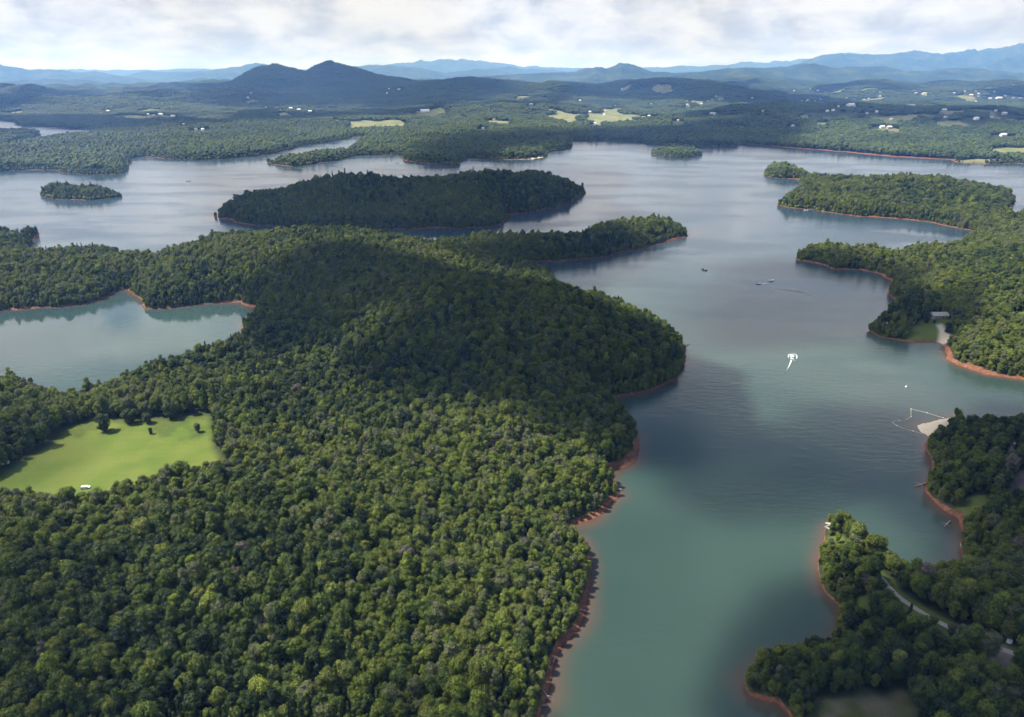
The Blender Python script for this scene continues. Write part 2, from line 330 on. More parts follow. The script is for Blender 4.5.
def ground_material():
    m, t, out = mat('ground_soil')
    g = t.node('ShaderNodeNewGeometry'); sp = t.node('ShaderNodeSeparateXYZ'); t.l.new(g.outputs['Position'], sp.inputs[0])
    def noise(sc_, det=5.0, rough=.55):
        nz = t.node('ShaderNodeTexNoise', i_Scale=sc_, i_Detail=det, i_Roughness=rough); t.l.new(g.outputs['Position'], nz.inputs['Vector']); return nz.outputs[0]
    litter = t.ramp(noise(.12), [(.3, (.018, .026, .010)), (.7, (.045, .055, .020))])
    # the far woods beyond the last single trees
    woods = t.ramp(noise(.0035, 8, .62), [(.35, (.014, .027, .012)), (.5, (.024, .042, .017)), (.64, (.055, .072, .030))])
    fineW = t.ramp(noise(.03, 6, .7), [(.3, (.55,)*3), (.7, (1.35,)*3)])
    woods = t.mix(1.0, woods, fineW, 'MULTIPLY')
    farm = attr(t, 'far').outputs['Fac']
    col = t.mix(farm, litter, woods)
    grassn = t.mix(noise(.9, 3), t.ramp(noise(.045, 4), [(.35, (.066, .100, .016)), (.5, (.098, .132, .022)), (.65, (.135, .150, .040))]), (.07, .11, .014))
    gr2 = t.mix(.72, grassn, t.ramp(noise(.03, 3), [(.40, (.078, .118, .018)), (.58, (.122, .145, .030))]))
    # mowing stripes of the meadow
    wv = t.node('ShaderNodeTexWave', wave_type='BANDS', bands_direction='Y', i_Scale=.055, i_Distortion=3.0, i_Detail=2.0); wv.inputs['Detail Scale'].default_value = .6
    t.l.new(g.outputs['Position'], wv.inputs['Vector'])
    gr2 = t.mix(t.math('MULTIPLY', wv.outputs['Fac'], .035), gr2, (.19, .21, .06))
    paleg = t.mix(t.smooth(noise(.02, 3), .4, .6), (.11, .135, .05), (.165, .155, .085))
    isfar = attr(t, 'dist').outputs['Fac']
    gr2 = t.mix(t.smooth(isfar, 1.2, 2.2), gr2, paleg)
    col = t.mix(attr(t, 'field').outputs['Fac'], col, gr2)
    clay = t.ramp(noise(.35, 6, .65), [(.3, (.10, .044, .027)), (.5, (.155, .068, .040)), (.66, (.22, .11, .065)), (.8, (.25, .17, .11))])
    zz = t.math('ADD', sp.outputs[2], t.math('MULTIPLY', t.math('SUBTRACT', noise(.12, 4), .5), 1.6))
    bank = t.smooth(t.math('ADD', attr(t, 'bank').outputs['Fac'], t.math('MULTIPLY', t.math('SUBTRACT', noise(.5, 4), .5), .8)), .35, .6)
    wet = t.math('SUBTRACT', 1.0, t.smooth(sp.outputs[2], .0, .35))
    clay = t.mix(wet, clay, (.085, .036, .022))
    col = t.mix(bank, col, clay)
    sand = t.mix(noise(.6, 4), (.42, .34, .24), (.60, .52, .40))
    col = t.mix(attr(t, 'sand').outputs['Fac'], col, sand)
    lot = t.mix(noise(.5, 5), (.13, .098, .08), (.22, .175, .145))
    col = t.mix(attr(t, 'lot').outputs['Fac'], col, lot)
    p = t.node('ShaderNodeBsdfPrincipled', i_Roughness=.95); p.inputs['Specular IOR Level'].default_value = .1
    t.l.new(col, p.inputs['Base Color'])
    b = t.node('ShaderNodeBump', i_Distance=1.0); t.put(b.inputs['Height'], t.math('ADD', noise(.8, 6, .6), t.math('MULTIPLY', t.math('MULTIPLY', farm, noise(.02, 9, .65)), 40.0)))
    b.inputs['Strength'].default_value = .6; t.l.new(b.outputs[0], p.inputs['Normal'])
    t.l.new(p.outputs[0], out.inputs[0]); return m

def water_material():
    m, t, out = mat('lake_water')
    g = t.node('ShaderNodeNewGeometry')
    def noise(sc_, det=3.0, rough=.5, stretch=None, dist=0.0):
        nz = t.node('ShaderNodeTexNoise', i_Scale=sc_, i_Detail=det, i_Roughness=rough, i_Distortion=dist)
        if stretch:
            mp = t.node('ShaderNodeMapping'); mp.inputs['Scale'].default_value = stretch; mp.inputs['Rotation'].default_value = (0, 0, .35)
            t.l.new(g.outputs['Position'], mp.inputs[0]); t.l.new(mp.outputs[0], nz.inputs['Vector'])
        else: t.l.new(g.outputs['Position'], nz.inputs['Vector'])
        return nz.outputs[0]
    deep = t.ramp(noise(.004, 3, .5), [(.35, (.019, .035, .031)), (.65, (.033, .060, .043))])
    spw = t.node('ShaderNodeSeparateXYZ'); t.l.new(g.outputs['Position'], spw.inputs[0])
    deep = t.mix(t.math('MULTIPLY', t.smooth(t.math('ADD', spw.outputs[1], t.math('MULTIPLY', noise(.003, 3), 400.0)), 550.0, 1300.0), .85), deep, (.022, .040, .060))     # bluer with distance: the blue of reflected sky put into the water colour
    shal = attr(t, 'shallow').outputs['Fac']
    sh = t.math('MULTIPLY', t.smooth(t.math('ADD', shal, t.math('MULTIPLY', t.math('SUBTRACT', noise(.03, 3), .5), .5)), .15, 1.0), .85)
    col = t.mix(sh, deep, (.085, .052, .036))
    p = t.node('ShaderNodeBsdfPrincipled', i_IOR=1.333); t.l.new(col, p.inputs['Base Color'])
    calm = t.smooth(noise(.0055, 3, .5, (1, 2.2, 1)), .42, .62)         # wind-roughened and calmer lanes
    ca = attr(t, 'calm').outputs['Fac']
    rough = t.math('ADD', t.math('SUBTRACT', .13, t.math('MULTIPLY', ca, .09)), t.math('MULTIPLY', t.math('MULTIPLY', calm, t.math('SUBTRACT', 1.0, ca)), .10)); t.put(p.inputs['Roughness'], rough)
    wv = t.math('ADD', t.math('MULTIPLY', noise(.45, 3, .6, (1, 1.8, 1)), .30), t.math('MULTIPLY', noise(.10, 2, .5, (1, 2.5, 1)), .55))
    b = t.node('ShaderNodeBump', i_Distance=1.0); t.put(b.inputs['Height'], wv)
    t.put(b.inputs['Strength'], t.math('MULTIPLY', t.math('ADD', .10, t.math('MULTIPLY', calm, .30)), t.math('SUBTRACT', 1.0, t.math('MULTIPLY', ca, .85))))
    t.l.new(b.outputs[0], p.inputs['Normal']); t.l.new(p.outputs[0], out.inputs[0]); return m

def leaf_material():
    m, t, out = mat('leaves')
    tint = attr(t, 'tint', 'INSTANCER').outputs['Fac']
    g = t.node('ShaderNodeNewGeometry')
    base = t.ramp(tint, [(0.0, (.023, .041, .011)), (.18, (.050, .076, .014)), (.40, (.090, .126, .016)), (.60, (.124, .142, .024)), (.74, (.148, .194, .022)),
                         (.84, (.116, .124, .062)), (.90, (.172, .216, .026)), (.95, (.198, .228, .034)), (.985, (.14, .12, .10))])
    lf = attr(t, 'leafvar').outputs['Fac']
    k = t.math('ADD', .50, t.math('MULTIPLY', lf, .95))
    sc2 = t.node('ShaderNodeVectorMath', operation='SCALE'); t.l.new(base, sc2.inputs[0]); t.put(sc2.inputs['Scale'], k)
    d = t.node('ShaderNodeBsdfPrincipled', i_Roughness=.62); d.inputs['Specular IOR Level'].default_value = .25; t.l.new(sc2.outputs[0], d.inputs['Base Color'])
    tr = t.node('ShaderNodeBsdfTranslucent'); tcx = t.mix(1.0, sc2.outputs[0], (1.25, 1.25, .5), 'MULTIPLY'); t.l.new(tcx, tr.inputs[0])
    mx = t.node('ShaderNodeMixShader', i_Fac=.22) if False else t.node('ShaderNodeMixShader')
    mx.inputs[0].default_value = .22; t.l.new(d.outputs[0], mx.inputs[1]); t.l.new(tr.outputs[0], mx.inputs[2])
    t.l.new(mx.outputs[0], out.inputs[0]); return m

M_GROUND = ground_material(); M_WATER = water_material(); M_LEAF = leaf_material()
M_BARK = simple('bark', (.10, .08, .06), .9, .1)
M_GREYWOOD = simple('bleached_wood', (.24, .21, .18), .85, .1)
M_WHITE = simple('white_paint', (.80, .80, .78), .35, .5, var=.04)
M_GREYM = simple('grey_metal', (.35, .36, .38), .4, .5, .6)
M_DARK = simple('dark_vinyl', (.03, .035, .045), .5, .4)
M_GLASS = simple('dark_glass', (.03, .04, .05), .1, .6)

# ------------------------------------------------------------------ object helpers
def tag(o, label=None, cat=None, group=None, kind=None):
    for k, v in (('label', label), ('category', cat), ('group', group), ('kind', kind)):
        if v is not None: o[k] = v
    return o
def mesh_obj(name, V, Fc, m, parent=None, smooth=False, loc=None, link=True):
    me = bpy.data.meshes.new(name)
    me.from_pydata([tuple(map(float, v)) for v in V], [], [tuple(int(i) for i in f) for f in Fc]); me.update()
    if smooth: me.polygons.foreach_set('use_smooth', [True]*len(me.polygons))
    if m: me.materials.append(m)
    o = bpy.data.objects.new(name, me)
    if link: COL.objects.link(o)
    if parent: o.parent = parent
    if loc: o.location = loc
    return o
def np_mesh(name, V, Q, m, smooth=True):
    me = bpy.data.meshes.new(name); V = np.asarray(V, np.float32); Q = np.asarray(Q, np.int32); k = Q.shape[1]
    me.vertices.add(len(V)); me.vertices.foreach_set('co', V.ravel())
    me.loops.add(Q.size); me.loops.foreach_set('vertex_index', Q.ravel())
    me.polygons.add(len(Q)); me.polygons.foreach_set('loop_start', np.arange(0, Q.size, k, dtype=np.int32))
    me.polygons.foreach_set('loop_total', np.full(len(Q), k, np.int32))
    me.update(calc_edges=True)
    me.polygons.foreach_set('use_smooth', np.full(len(Q), smooth, bool))
    if m: me.materials.append(m)
    return me
def set_attr(me, name, vals, typ='FLOAT', dom='POINT'):
    a = me.attributes.new(name, typ, dom); a.data.foreach_set('value', np.asarray(vals, np.float32 if typ == 'FLOAT' else np.int32).ravel())
def empty(name, loc, rz=0.0):
    e = bpy.data.objects.new(name, None); COL.objects.link(e); e.location = loc; e.rotation_euler = (0, 0, rz); e.empty_display_size = .5; return e
class MB:
    def __init__(s): s.V = []; s.F = []
    def box(s, c, d, rz=0.0, taper=1.0):
        n = len(s.V); cz, sz = math.cos(rz), math.sin(rz)
        for k in (-1, 1):
            f = taper if k == 1 else 1.0
            for (i, j) in ((-1,-1),(1,-1),(1,1),(-1,1)):
                x = i*d[0]/2*f; y = j*d[1]/2*f
                s.V.append((c[0]+x*cz-y*sz, c[1]+x*sz+y*cz, c[2]+k*d[2]/2))
        s.F += [(n,n+3,n+2,n+1),(n+4,n+5,n+6,n+7)] + [(n+a, n+(a+1)%4, n+4+(a+1)%4, n+4+a) for a in range(4)]; return s
    def tube(s, pts, rad, seg=8, cap=True):
        n0 = len(s.V); pts = [Vector(p) for p in pts]
        if not isinstance(rad, (list, tuple)): rad = [rad]*len(pts)
        for i, p in enumerate(pts):
            dr = (pts[min(i+1, len(pts)-1)] - pts[max(i-1, 0)]).normalized()
            q = dr.to_track_quat('Z', 'Y')
            for k in range(seg):
                a = 2*math.pi*k/seg; s.V.append(tuple(p + q @ Vector((math.cos(a)*rad[i], math.sin(a)*rad[i], 0))))
        for i in range(len(pts)-1):
            for k in range(seg):
                s.F.append((n0+i*seg+k, n0+i*seg+(k+1)%seg, n0+(i+1)*seg+(k+1)%seg, n0+(i+1)*seg+k))
        if cap:
            s.F.append(tuple(n0+k for k in reversed(range(seg)))); s.F.append(tuple(n0+(len(pts)-1)*seg+k for k in range(seg)))
        return s
    def face(s, pts): n = len(s.V); s.V += [tuple(p) for p in pts]; s.F.append(tuple(range(n, n+len(pts)))); return s
    def ball(s, c, r, sz=1.0, seg=8, rings=5):
        n = len(s.V); s.V.append((c[0], c[1], c[2]-r*sz))
        for i in range(1, rings):
            a = math.pi*i/rings
            for k in range(seg):
                b = 2*math.pi*k/seg; s.V.append((c[0]+r*math.sin(a)*math.cos(b), c[1]+r*math.sin(a)*math.sin(b), c[2]-r*sz*math.cos(a)))
        s.V.append((c[0], c[1], c[2]+r*sz)); last = len(s.V)-1
        for k in range(seg):
            s.F.append((n, n+1+(k+1)%seg, n+1+k)); s.F.append((last, last-seg+k, last-seg+(k+1)%seg))
        for i in range(rings-2):
            for k in range(seg):
                a = n+1+i*seg; s.F.append((a+k, a+(k+1)%seg, a+seg+(k+1)%seg, a+seg+k))
        return s
    def build(s, name, m, parent=None, smooth=False, loc=None): return mesh_obj(name, s.V, s.F, m, parent, smooth, loc)
def ground_z(x, y): return float(terrain(np.array([x]), np.array([y]))[0])

# ------------------------------------------------------------------ terrain and lake
radii = np.geomspace(R0, 46000, 1040)
ang = np.concatenate([np.radians(np.arange(-62, 62.01, .14)), np.radians(np.arange(65, 296, 3.5))])
NA, NR = len(ang), len(radii)
RR, AA = np.meshgrid(radii, ang, indexing='ij')
GX = (RR*np.sin(AA)); GY = RR*np.cos(AA)
D_ = land_sdf(GX, GY)
GZ = terrain(GX, GY, D_)
FLD, SND, LOT = cover(GX, GY, D_)
i, j = np.meshgrid(np.arange(NR-1), np.arange(NA), indexing='ij')
quads = np.stack([i*NA+j, i*NA+(j+1) % NA, (i+1)*NA+(j+1) % NA, (i+1)*NA+j], -1).reshape(-1, 4)[:, ::-1]
V = np.stack([GX, GY, GZ], -1).reshape(-1, 3)
me = np_mesh('ground', V, quads, M_GROUND)
for nme, arr in (('field', FLD), ('sand', SND), ('lot', LOT), ('far', sstep(RR, 7500, 9500)), ('dist', RR/1000), ('bank', 1-sstep(D_, -.6+.95*bank_w(GX, GY), 1.0+1.15*bank_w(GX, GY)))): set_attr(me, nme, arr)
ground = bpy.data.objects.new('ground', me); COL.objects.link(ground)
tag(ground, 'wooded hills and red clay banks of the lake country', kind='structure')

dq = D_.reshape(-1)[quads]; rq = RR.reshape(-1)[quads]
keep = (dq.min(1) < 12) & (rq.min(1) < 7000)
wq = quads[keep]; used, inv = np.unique(wq, return_inverse=True)
WV = V[used].copy(); WV[:, 2] = 0
mw = np_mesh('lake', WV, inv.reshape(-1, 4), M_WATER)
dw = D_.reshape(-1)[used]
set_attr(mw, 'shallow', np.exp(np.minimum(dw, 0)/7.0))
cx_, cy_ = G(100, 330)
set_attr(mw, 'calm', np.maximum(np.exp(-(((WV[:,0]-cx_)/260)**2+((WV[:,1]-cy_)/150)**2)), .7*np.exp(-((WV[:,0]-G(455,234)[0])**2+(WV[:,1]-G(455,234)[1])**2)/80**2)))
lake = bpy.data.objects.new('lake', mw); COL.objects.link(lake); tag(lake, 'green grey lake water with branching arms', kind='structure')

# gravel road strip laid over the ground
def strip(name, pts, width, m, dz=.05, kind='structure', label=None, step=3.0):
    P = np.array(pts, float); seg = np.hypot(*np.diff(P, axis=0).T); cum = np.concatenate([[0], np.cumsum(seg)])
    s = np.arange(0, cum[-1], step); x = np.interp(s, cum, P[:,0]); y = np.interp(s, cum, P[:,1])
    kx = np.convolve(np.pad(x, 2, 'edge'), np.ones(5)/5, 'valid'); ky = np.convolve(np.pad(y, 2, 'edge'), np.ones(5)/5, 'valid')
    tx = np.gradient(kx); ty = np.gradient(ky); L = np.hypot(tx, ty); nx, ny = -ty/L, tx/L
    rows = []; offs = np.linspace(-.5, .5, 4)
    for o in offs:
        X = kx+nx*o*width; Y = ky+ny*o*width; rows.append(np.stack([X, Y], 1))
    zc_ = np.maximum.reduce([terrain(r[:,0], r[:,1]) for r in rows]) + dz
    VV = []; 
    for k in range(len(s)):
        for r in rows: VV.append((r[k,0], r[k,1], zc_[k]))
    FF = [(k*4+q, k*4+q+1, (k+1)*4+q+1, (k+1)*4+q) for k in range(len(s)-1) for q in range(3)]
    o = mesh_obj(name, VV, FF, m); tag(o, label, kind=kind); return o
M_GRAVEL = simple('pale_gravel', (.27, .255, .235), .95, .1, var=.2, scale=.8)
strip('road', ROAD, 2.7, M_GRAVEL, .12, label='pale gravel lane running through the trees')

# ------------------------------------------------------------------ trees
def ico(sub=1):
    bm = bmesh.new(); bmesh.ops.create_icosphere(bm, subdivisions=sub, radius=1)
    v = np.array([x.co[:] for x in bm.verts]); f = np.array([[q.index for q in p.verts] for p in bm.faces]); bm.free(); return v, f
ICO1, ICOF1 = ico(1); ICO2, ICOF2 = ico(2)
def crown_geo(R, H, seed, leaf=.46, dens=1.0, top=1.0, conic=False):
    """a broad crown: overlapping leafy lobes around an uneven dome; returns verts, tris, value per vertex"""
    g = np.random.default_rng(seed); V = []; Fc = []; val = []; n = 0
    nl = int(g.integers(11, 16)); C = []
    for k in range(nl):
        if conic:
            h = (k+.5)/nl; rr = R*(1-h)*.75*math.sqrt(g.random()); a = g.random()*6.283
            C.append((math.cos(a)*rr, math.sin(a)*rr, -H*.9+h*H*2.0, R*(.55-.32*h)))
        else:
            a = k*2.4+g.random()*.9; q = math.sqrt((k+.3)/nl)
            rr = R*.70*q*(0.85+.3*g.random()); zz = H*(.62*math.sqrt(max(0, 1-q*q*.9)) - .25*q) + g.normal(0, H*.10)
            C.append((math.cos(a)*rr, math.sin(a)*rr, zz*top, R*(.30+.16*g.random())))
    if not conic:
        for k in range(6):
            a = k*1.05+g.random(); C.append((math.cos(a)*R*.45, math.sin(a)*R*.45, -H*(.35+.55*g.random()), R*(.32+.12*g.random())))
    C = np.array(C)
    for c in C:                                   # leafy core of each lobe, coloured darker for the shaded gaps inside
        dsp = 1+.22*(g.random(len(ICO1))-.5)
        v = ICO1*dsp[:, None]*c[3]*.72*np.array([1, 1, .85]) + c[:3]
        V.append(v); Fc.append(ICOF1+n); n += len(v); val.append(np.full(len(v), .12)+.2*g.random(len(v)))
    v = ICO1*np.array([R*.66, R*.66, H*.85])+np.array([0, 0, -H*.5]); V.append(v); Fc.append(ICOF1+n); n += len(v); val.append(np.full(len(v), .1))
    for ci, c in enumerate(C):
        m_ = int(120*dens*(c[3]/ (R*.38))**2)
        dr = g.normal(size=(m_, 3)); dr[:, 2] = dr[:, 2]*.9+.25; dr /= np.linalg.norm(dr, axis=1)[:, None]
        p = c[:3] + dr*c[3]*(.78+.46*g.random((m_, 1)))*np.array([1, 1, .88])
        ok = np.ones(m_, bool)
        for cj, c2 in enumerate(C):
            if cj != ci: ok &= np.linalg.norm(p-c2[:3], axis=1) > c2[3]*.84
        p = p[ok]; dr = dr[ok]; mm = len(p)
        nn = dr + g.normal(0, .42, (mm, 3)); nn /= np.linalg.norm(nn, axis=1)[:, None]
        a1 = np.cross(nn, g.normal(size=(mm, 3))); a1 /= np.linalg.norm(a1, axis=1)[:, None]; a2 = np.cross(nn, a1)
        s1 = leaf*(.6+.8*g.random((mm, 1))); s2 = s1*(.55+.4*g.random((mm, 1)))
        q = np.stack([p-a1*s1*.5-a2*s2*.3, p+a1*s1*.1-a2*s2*.5, p+a1*s1*.55, p+a1*s1*.05+a2*s2*.5, p-a1*s1*.45+a2*s2*.3], 1)
        V.append(q.reshape(-1, 3)); b = n+np.arange(mm)*5
        Fc.append(np.concatenate([np.stack([b, b+1, b+2], 1), np.stack([b, b+2, b+3], 1), np.stack([b, b+3, b+4], 1)])); n += mm*5
        lobe = g.random()*.35; val.append(np.repeat(lobe+.65*g.random(mm), 5))
    return np.concatenate(V), np.concatenate(Fc), np.concatenate(val)
def trunk_geo(H, r, seed):
    g = random.Random(seed); mb = MB()
    mb.tube([(0, 0, -1), (g.uniform(-.2, .2), g.uniform(-.2, .2), H*.4), (g.uniform(-.4, .4), g.uniform(-.4, .4), H*.8)], [r*1.25, r*.85, r*.4], 7)
    for k in range(4):
        a = g.uniform(0, 6.28); z = H*g.uniform(.42, .62); L = H*.22
        mb.tube([(0, 0, z), (math.cos(a)*L*.6, math.sin(a)*L*.6, z+L*.5), (math.cos(a)*L, math.sin(a)*L, z+L*1.1)], [r*.4, r*.28, r*.12], 5)
    return mb
KINDS = []   # crown mesh, trunk mesh
NK = 12
for k in range(NK):
    conic = k in (10, 11)
    R = [3.5, 3.2, 4.0, 3.3, 2.9, 4.4, 3.1, 3.7, 3.3, 4.1, 2.4, 2.1][k]; Hc = [4.6, 4.8, 4.4, 5.2, 4.7, 4.6, 5.4, 4.2, 4.4, 5.0, 5.0, 5.2][k]
    v, f, va = crown_geo(R, Hc, 100+k, conic=conic)
    zoff = 9.0 if not conic else 9.0
    v = v + np.array([0, 0, zoff])
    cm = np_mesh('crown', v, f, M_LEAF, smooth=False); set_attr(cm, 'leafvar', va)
    tb = trunk_geo(zoff+1, .32, k); tm = bpy.data.meshes.new('trunk'); tm.from_pydata(tb.V, [], tb.F); tm.materials.append(M_BARK)
    KINDS.append((cm, tm, R))
# simple far trees and clumps of far trees
def lump(R, H, seed, zoff, geo=ICO2, gf=ICOF2):
    g = np.random.default_rng(seed); dsp = 1+.42*(g.random(len(geo))-.5)
    v = geo*dsp[:, None]*np.array([R, R, H]) + np.array([0, 0, zoff]); return v, gf, .25+.6*g.random(len(geo))
def join(parts):
    V = []; Fc = []; A = []; n = 0
    for v, f, a in parts: V.append(v); Fc.append(f+n); A.append(a); n += len(v)
    return np.concatenate(V), np.concatenate(Fc), np.concatenate(A)
MIDS = []; CLUMPS = []
for k in range(6):
    g = np.random.default_rng(300+k); parts = []
    for q in range(5):
        a = g.random()*6.28; r = 2.2*math.sqrt(g.random()); v, f, va = lump(2.3+g.random(), 2.2+g.random(), 310+k*9+q, 11+g.normal(0, .9))
        parts.append((v+np.array([math.cos(a)*r, math.sin(a)*r, 0]), f, va))
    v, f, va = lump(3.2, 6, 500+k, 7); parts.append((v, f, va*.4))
    v, f, va = join(parts); cm = np_mesh('midtree', v, f, M_LEAF, smooth=False); set_attr(cm, 'leafvar', va); MIDS.append(cm)
for k in range(6):
    g = np.random.default_rng(700+k); parts = []
    for q in range(44):
        a = g.random()*6.28; r = 19*math.sqrt(g.random()); s = .8+.5*g.random()
        v, f, va = lump(3.4*s, 4.2*s, 720+k*40+q, 8.5+g.normal(0, 1.8), ICO1, ICOF1)
        parts.append((v+np.array([math.cos(a)*r, math.sin(a)*r, 0]), f, va*(.5+.7*g.random())))
    v, f, va = join(parts); cm = np_mesh('clump', v, f, M_LEAF, smooth=False); set_attr(cm, 'leafvar', va); CLUMPS.append(cm)

PROTO = bpy.data.collections.new('tree_kinds')
for k, me_ in enumerate([c for c, t_, r in KINDS] + MIDS + CLUMPS):
    PROTO.objects.link(bpy.data.objects.new('kind_%02d' % k, me_))

# distant buildings: where they stand (seen at u, v), size class
FAR_HOUSES = [(794,91,1),(802,100,1),(812,94,1),(818,90,2),(858,91,3),(916,93,2),(924,93,2),(911,106,3),(851,105,3),(867,113,1),(944,110,2),(990,98,2),(999,98,3),(1005,96,2),(1013,98,2),(1020,98,2),(1004,114,2),(976,119,2),(882,127,2),(889,127,2),(1003,135,2),(965,91,1),(971,95,2),(793,125,1),(891,119,1),
 (531,104,2),(580,100,1),(693,101,1),(708,101,1),(763,110,1),(595,123,1),(678,120,1),(685,119,2),(615,105,1),(601,88,1),(622,88,1),(389,88,1),(399,89,2),(387,93,1),(291,108,2),(299,110,2),(280,110,1),(266,107,1),(310,111,2),(425,111,3),(483,128,1),(494,119,1),
 (108,111,2),(148,114,1),(154,115,1),(161,114,2),(173,116,2),(184,124,1),(196,129,1),(203,129,1),(251,93,1),(248,98,1),(716,96,1),(752,98,1),(838,100,1),(880,96,1),(955,103,1)]
_hr = np.random.default_rng(77)
for _k in range(38):
    if _k < 26: FAR_HOUSES.append((float(_hr.uniform(790, 1022)), float(_hr.uniform(88, 117)), 1))
    else: FAR_HOUSES.append((float(_hr.uniform(585, 720)), float(_hr.uniform(98, 118)), 1))
FH = []
for (u, v, s) in FAR_HOUSES:
    x, y, z = hit(u, v+.6, 3.0); FH.append((x, y, z, s))
NEAR_HOUSES = [(896,317,8),(910,318,8),(938,318,6),(884,326,4)]
NH = [(*G(u, v, z), z) for u, v, z in NEAR_HOUSES]

VISIBLE_LANE = [[(888,583),(894,592),(906,601),(919,611)], [(933,621),(950,631)], [(982,651),(1005,661),(1030,671)]]
VISIBLE_SPOTS = [(938,322,9),(898,320,3),(908,321,4),(994,668,8),(1012,452,9),(1012,490,5),(862,566,5),(888,580,5),(884,328,4),(831,530,8),(841,541,7),(870,600,5)]
def place(spacing, r0, r1, seed, a_lim=47):
    a = math.radians(a_lim); xs = np.arange(-r1*math.sin(a), r1*math.sin(a), spacing); ys = np.arange(60, r1, spacing*.87)
    X, Y = np.meshgrid(xs, ys); X = X + (np.arange(len(ys)) % 2)[:, None]*spacing/2
    g = np.random.default_rng(seed); X = (X + g.uniform(-.36, .36, X.shape)*spacing).ravel(); Y = (Y + g.uniform(-.36, .36, Y.shape)*spacing).ravel()
    r = np.hypot(X, Y); k = (r >= r0) & (r < r1) & (np.abs(np.arctan2(X, Y)) < a); X = X[k]; Y = Y[k]
    d = land_sdf(X, Y); edge = .4 + bank_w(X, Y)*.95
    k = d > edge; X, Y, d = X[k], Y[k], d[k]
    f, s, lot = cover(X, Y, d)
    k = (f < .3) & (s < .2) & (lot < .2)
    for P in [MEADOW]: k &= sdf(P, X, Y) < -2.5
    for (hx, hy, hz) in NH: k &= np.hypot(X-hx, Y-hy) > 8
    for (hx, hy, hz, s_) in FH:
        if r0 > 1000:
            R_ = math.hypot(hx, hy); ux, uy = hx/R_, hy/R_; al = (X-hx)*ux+(Y-hy)*uy; ac = -(X-hx)*uy+(Y-hy)*ux
            L = min(240, 14*R_/200)
            k &= ~((al < 10+s_*6) & (al > -L) & (np.abs(ac) < 14+12*s_))
    X, Y, d = X[k], Y[k], d[k]; Z = terrain(X, Y, d)
    if r0 < 1000:
        U, Vv, dp = project(X, Y, Z+8); k = np.ones(len(X), bool)
        for seg in VISIBLE_LANE: k &= line_dist(np.array(seg, float), U, Vv) > 6
        for (hu, hv, hr) in VISIBLE_SPOTS: k &= np.hypot((U-hu), (Vv-hv)*1.3) > hr
        X, Y, d, Z = X[k], Y[k], d[k], Z[k]
    return X, Y, Z, d
def tints(X, Y, g, far=False):
    """kind of tree: stands of darker and lighter species, a few pale ones"""
    st = fbm(X, Y, 110, 3, 66); base = .21 + .75*sstep(st, .28, .72)*.58
    t = base + g.normal(0, .21, len(X)); t = np.clip(t, 0, .83)
    u = g.random(len(X)); t = np.where(u < .030, .90+g.random(len(X))*.03, t); t = np.where(u < .009, .955, t); t = np.where(u > .994, .985, t); t = np.where((u > .95) & (u < .985), .83, t)
    return t
_a = place(3.35, 120, 1150, 1); _b = place(4.0, 1150, 1750, 6)
X1, Y1, Z1, d1 = [np.concatenate(q) for q in zip(_a, _b)]
X2, Y2, Z2, d2 = place(5.7, 1750, 3300, 2)
X3, Y3, Z3, d3 = place(27, 3300, 9300, 3)
print('trees', len(X1), len(X2), len(X3))
g = np.random.default_rng(12)
def size1(X, Y, d):
    s = np.clip(g.normal(.88, .22, len(X)), .5, 1.5)
    s = s*(.62+.38*sstep(d, 3, 16)); return s*(.86+.28*fbm(X, Y, 70, 2, 44))
S1 = size1(X1, Y1, d1)*(.76+.20*sstep(np.hypot(X1, Y1), 1050, 1300)); S1 = S1*np.where(sdf(ISLET_W, X1, Y1, 100) > -20, .8, 1.0); K1 = g.integers(0, 10, len(X1)); pine = (fbm(X1, Y1, 90, 2, 131) > .66) & (g.random(len(X1)) < .22); K1 = np.where(pine, g.integers(10, 12, len(X1)), K1)
T1 = tints(X1, Y1, g); T1 = np.where(pine, T1*.4, T1); A1 = g.random(len(X1))*6.283
# shrubs along the water's edge
XS, YS, ZS, dS = place(3.4, 120, 1300, 4)
sh = (dS < 8) & (g.random(len(XS)) < .85); XS, YS, ZS, dS = XS[sh], YS[sh], ZS[sh], dS[sh]
XE, YE, ZE, dE = place(4.6, 1300, 3300, 5)
sh = dE < 8; XE, YE, ZE, dE = XE[sh], YE[sh], ZE[sh], dE[sh]
nE = len(XE)
# low bushes fill the gaps under the crowns at the wood's edge
# the 300 trees that show largest
pu, pv, dep = project(X1, Y1, Z1+11*S1)
infr = (pu > -12) & (pu < 1036) & (pv > 60) & (pv < 728)
score = np.where(infr, S1*690/dep, 0); order = np.argsort(-score)[:300]
mask = np.ones(len(X1), bool); mask[order] = False

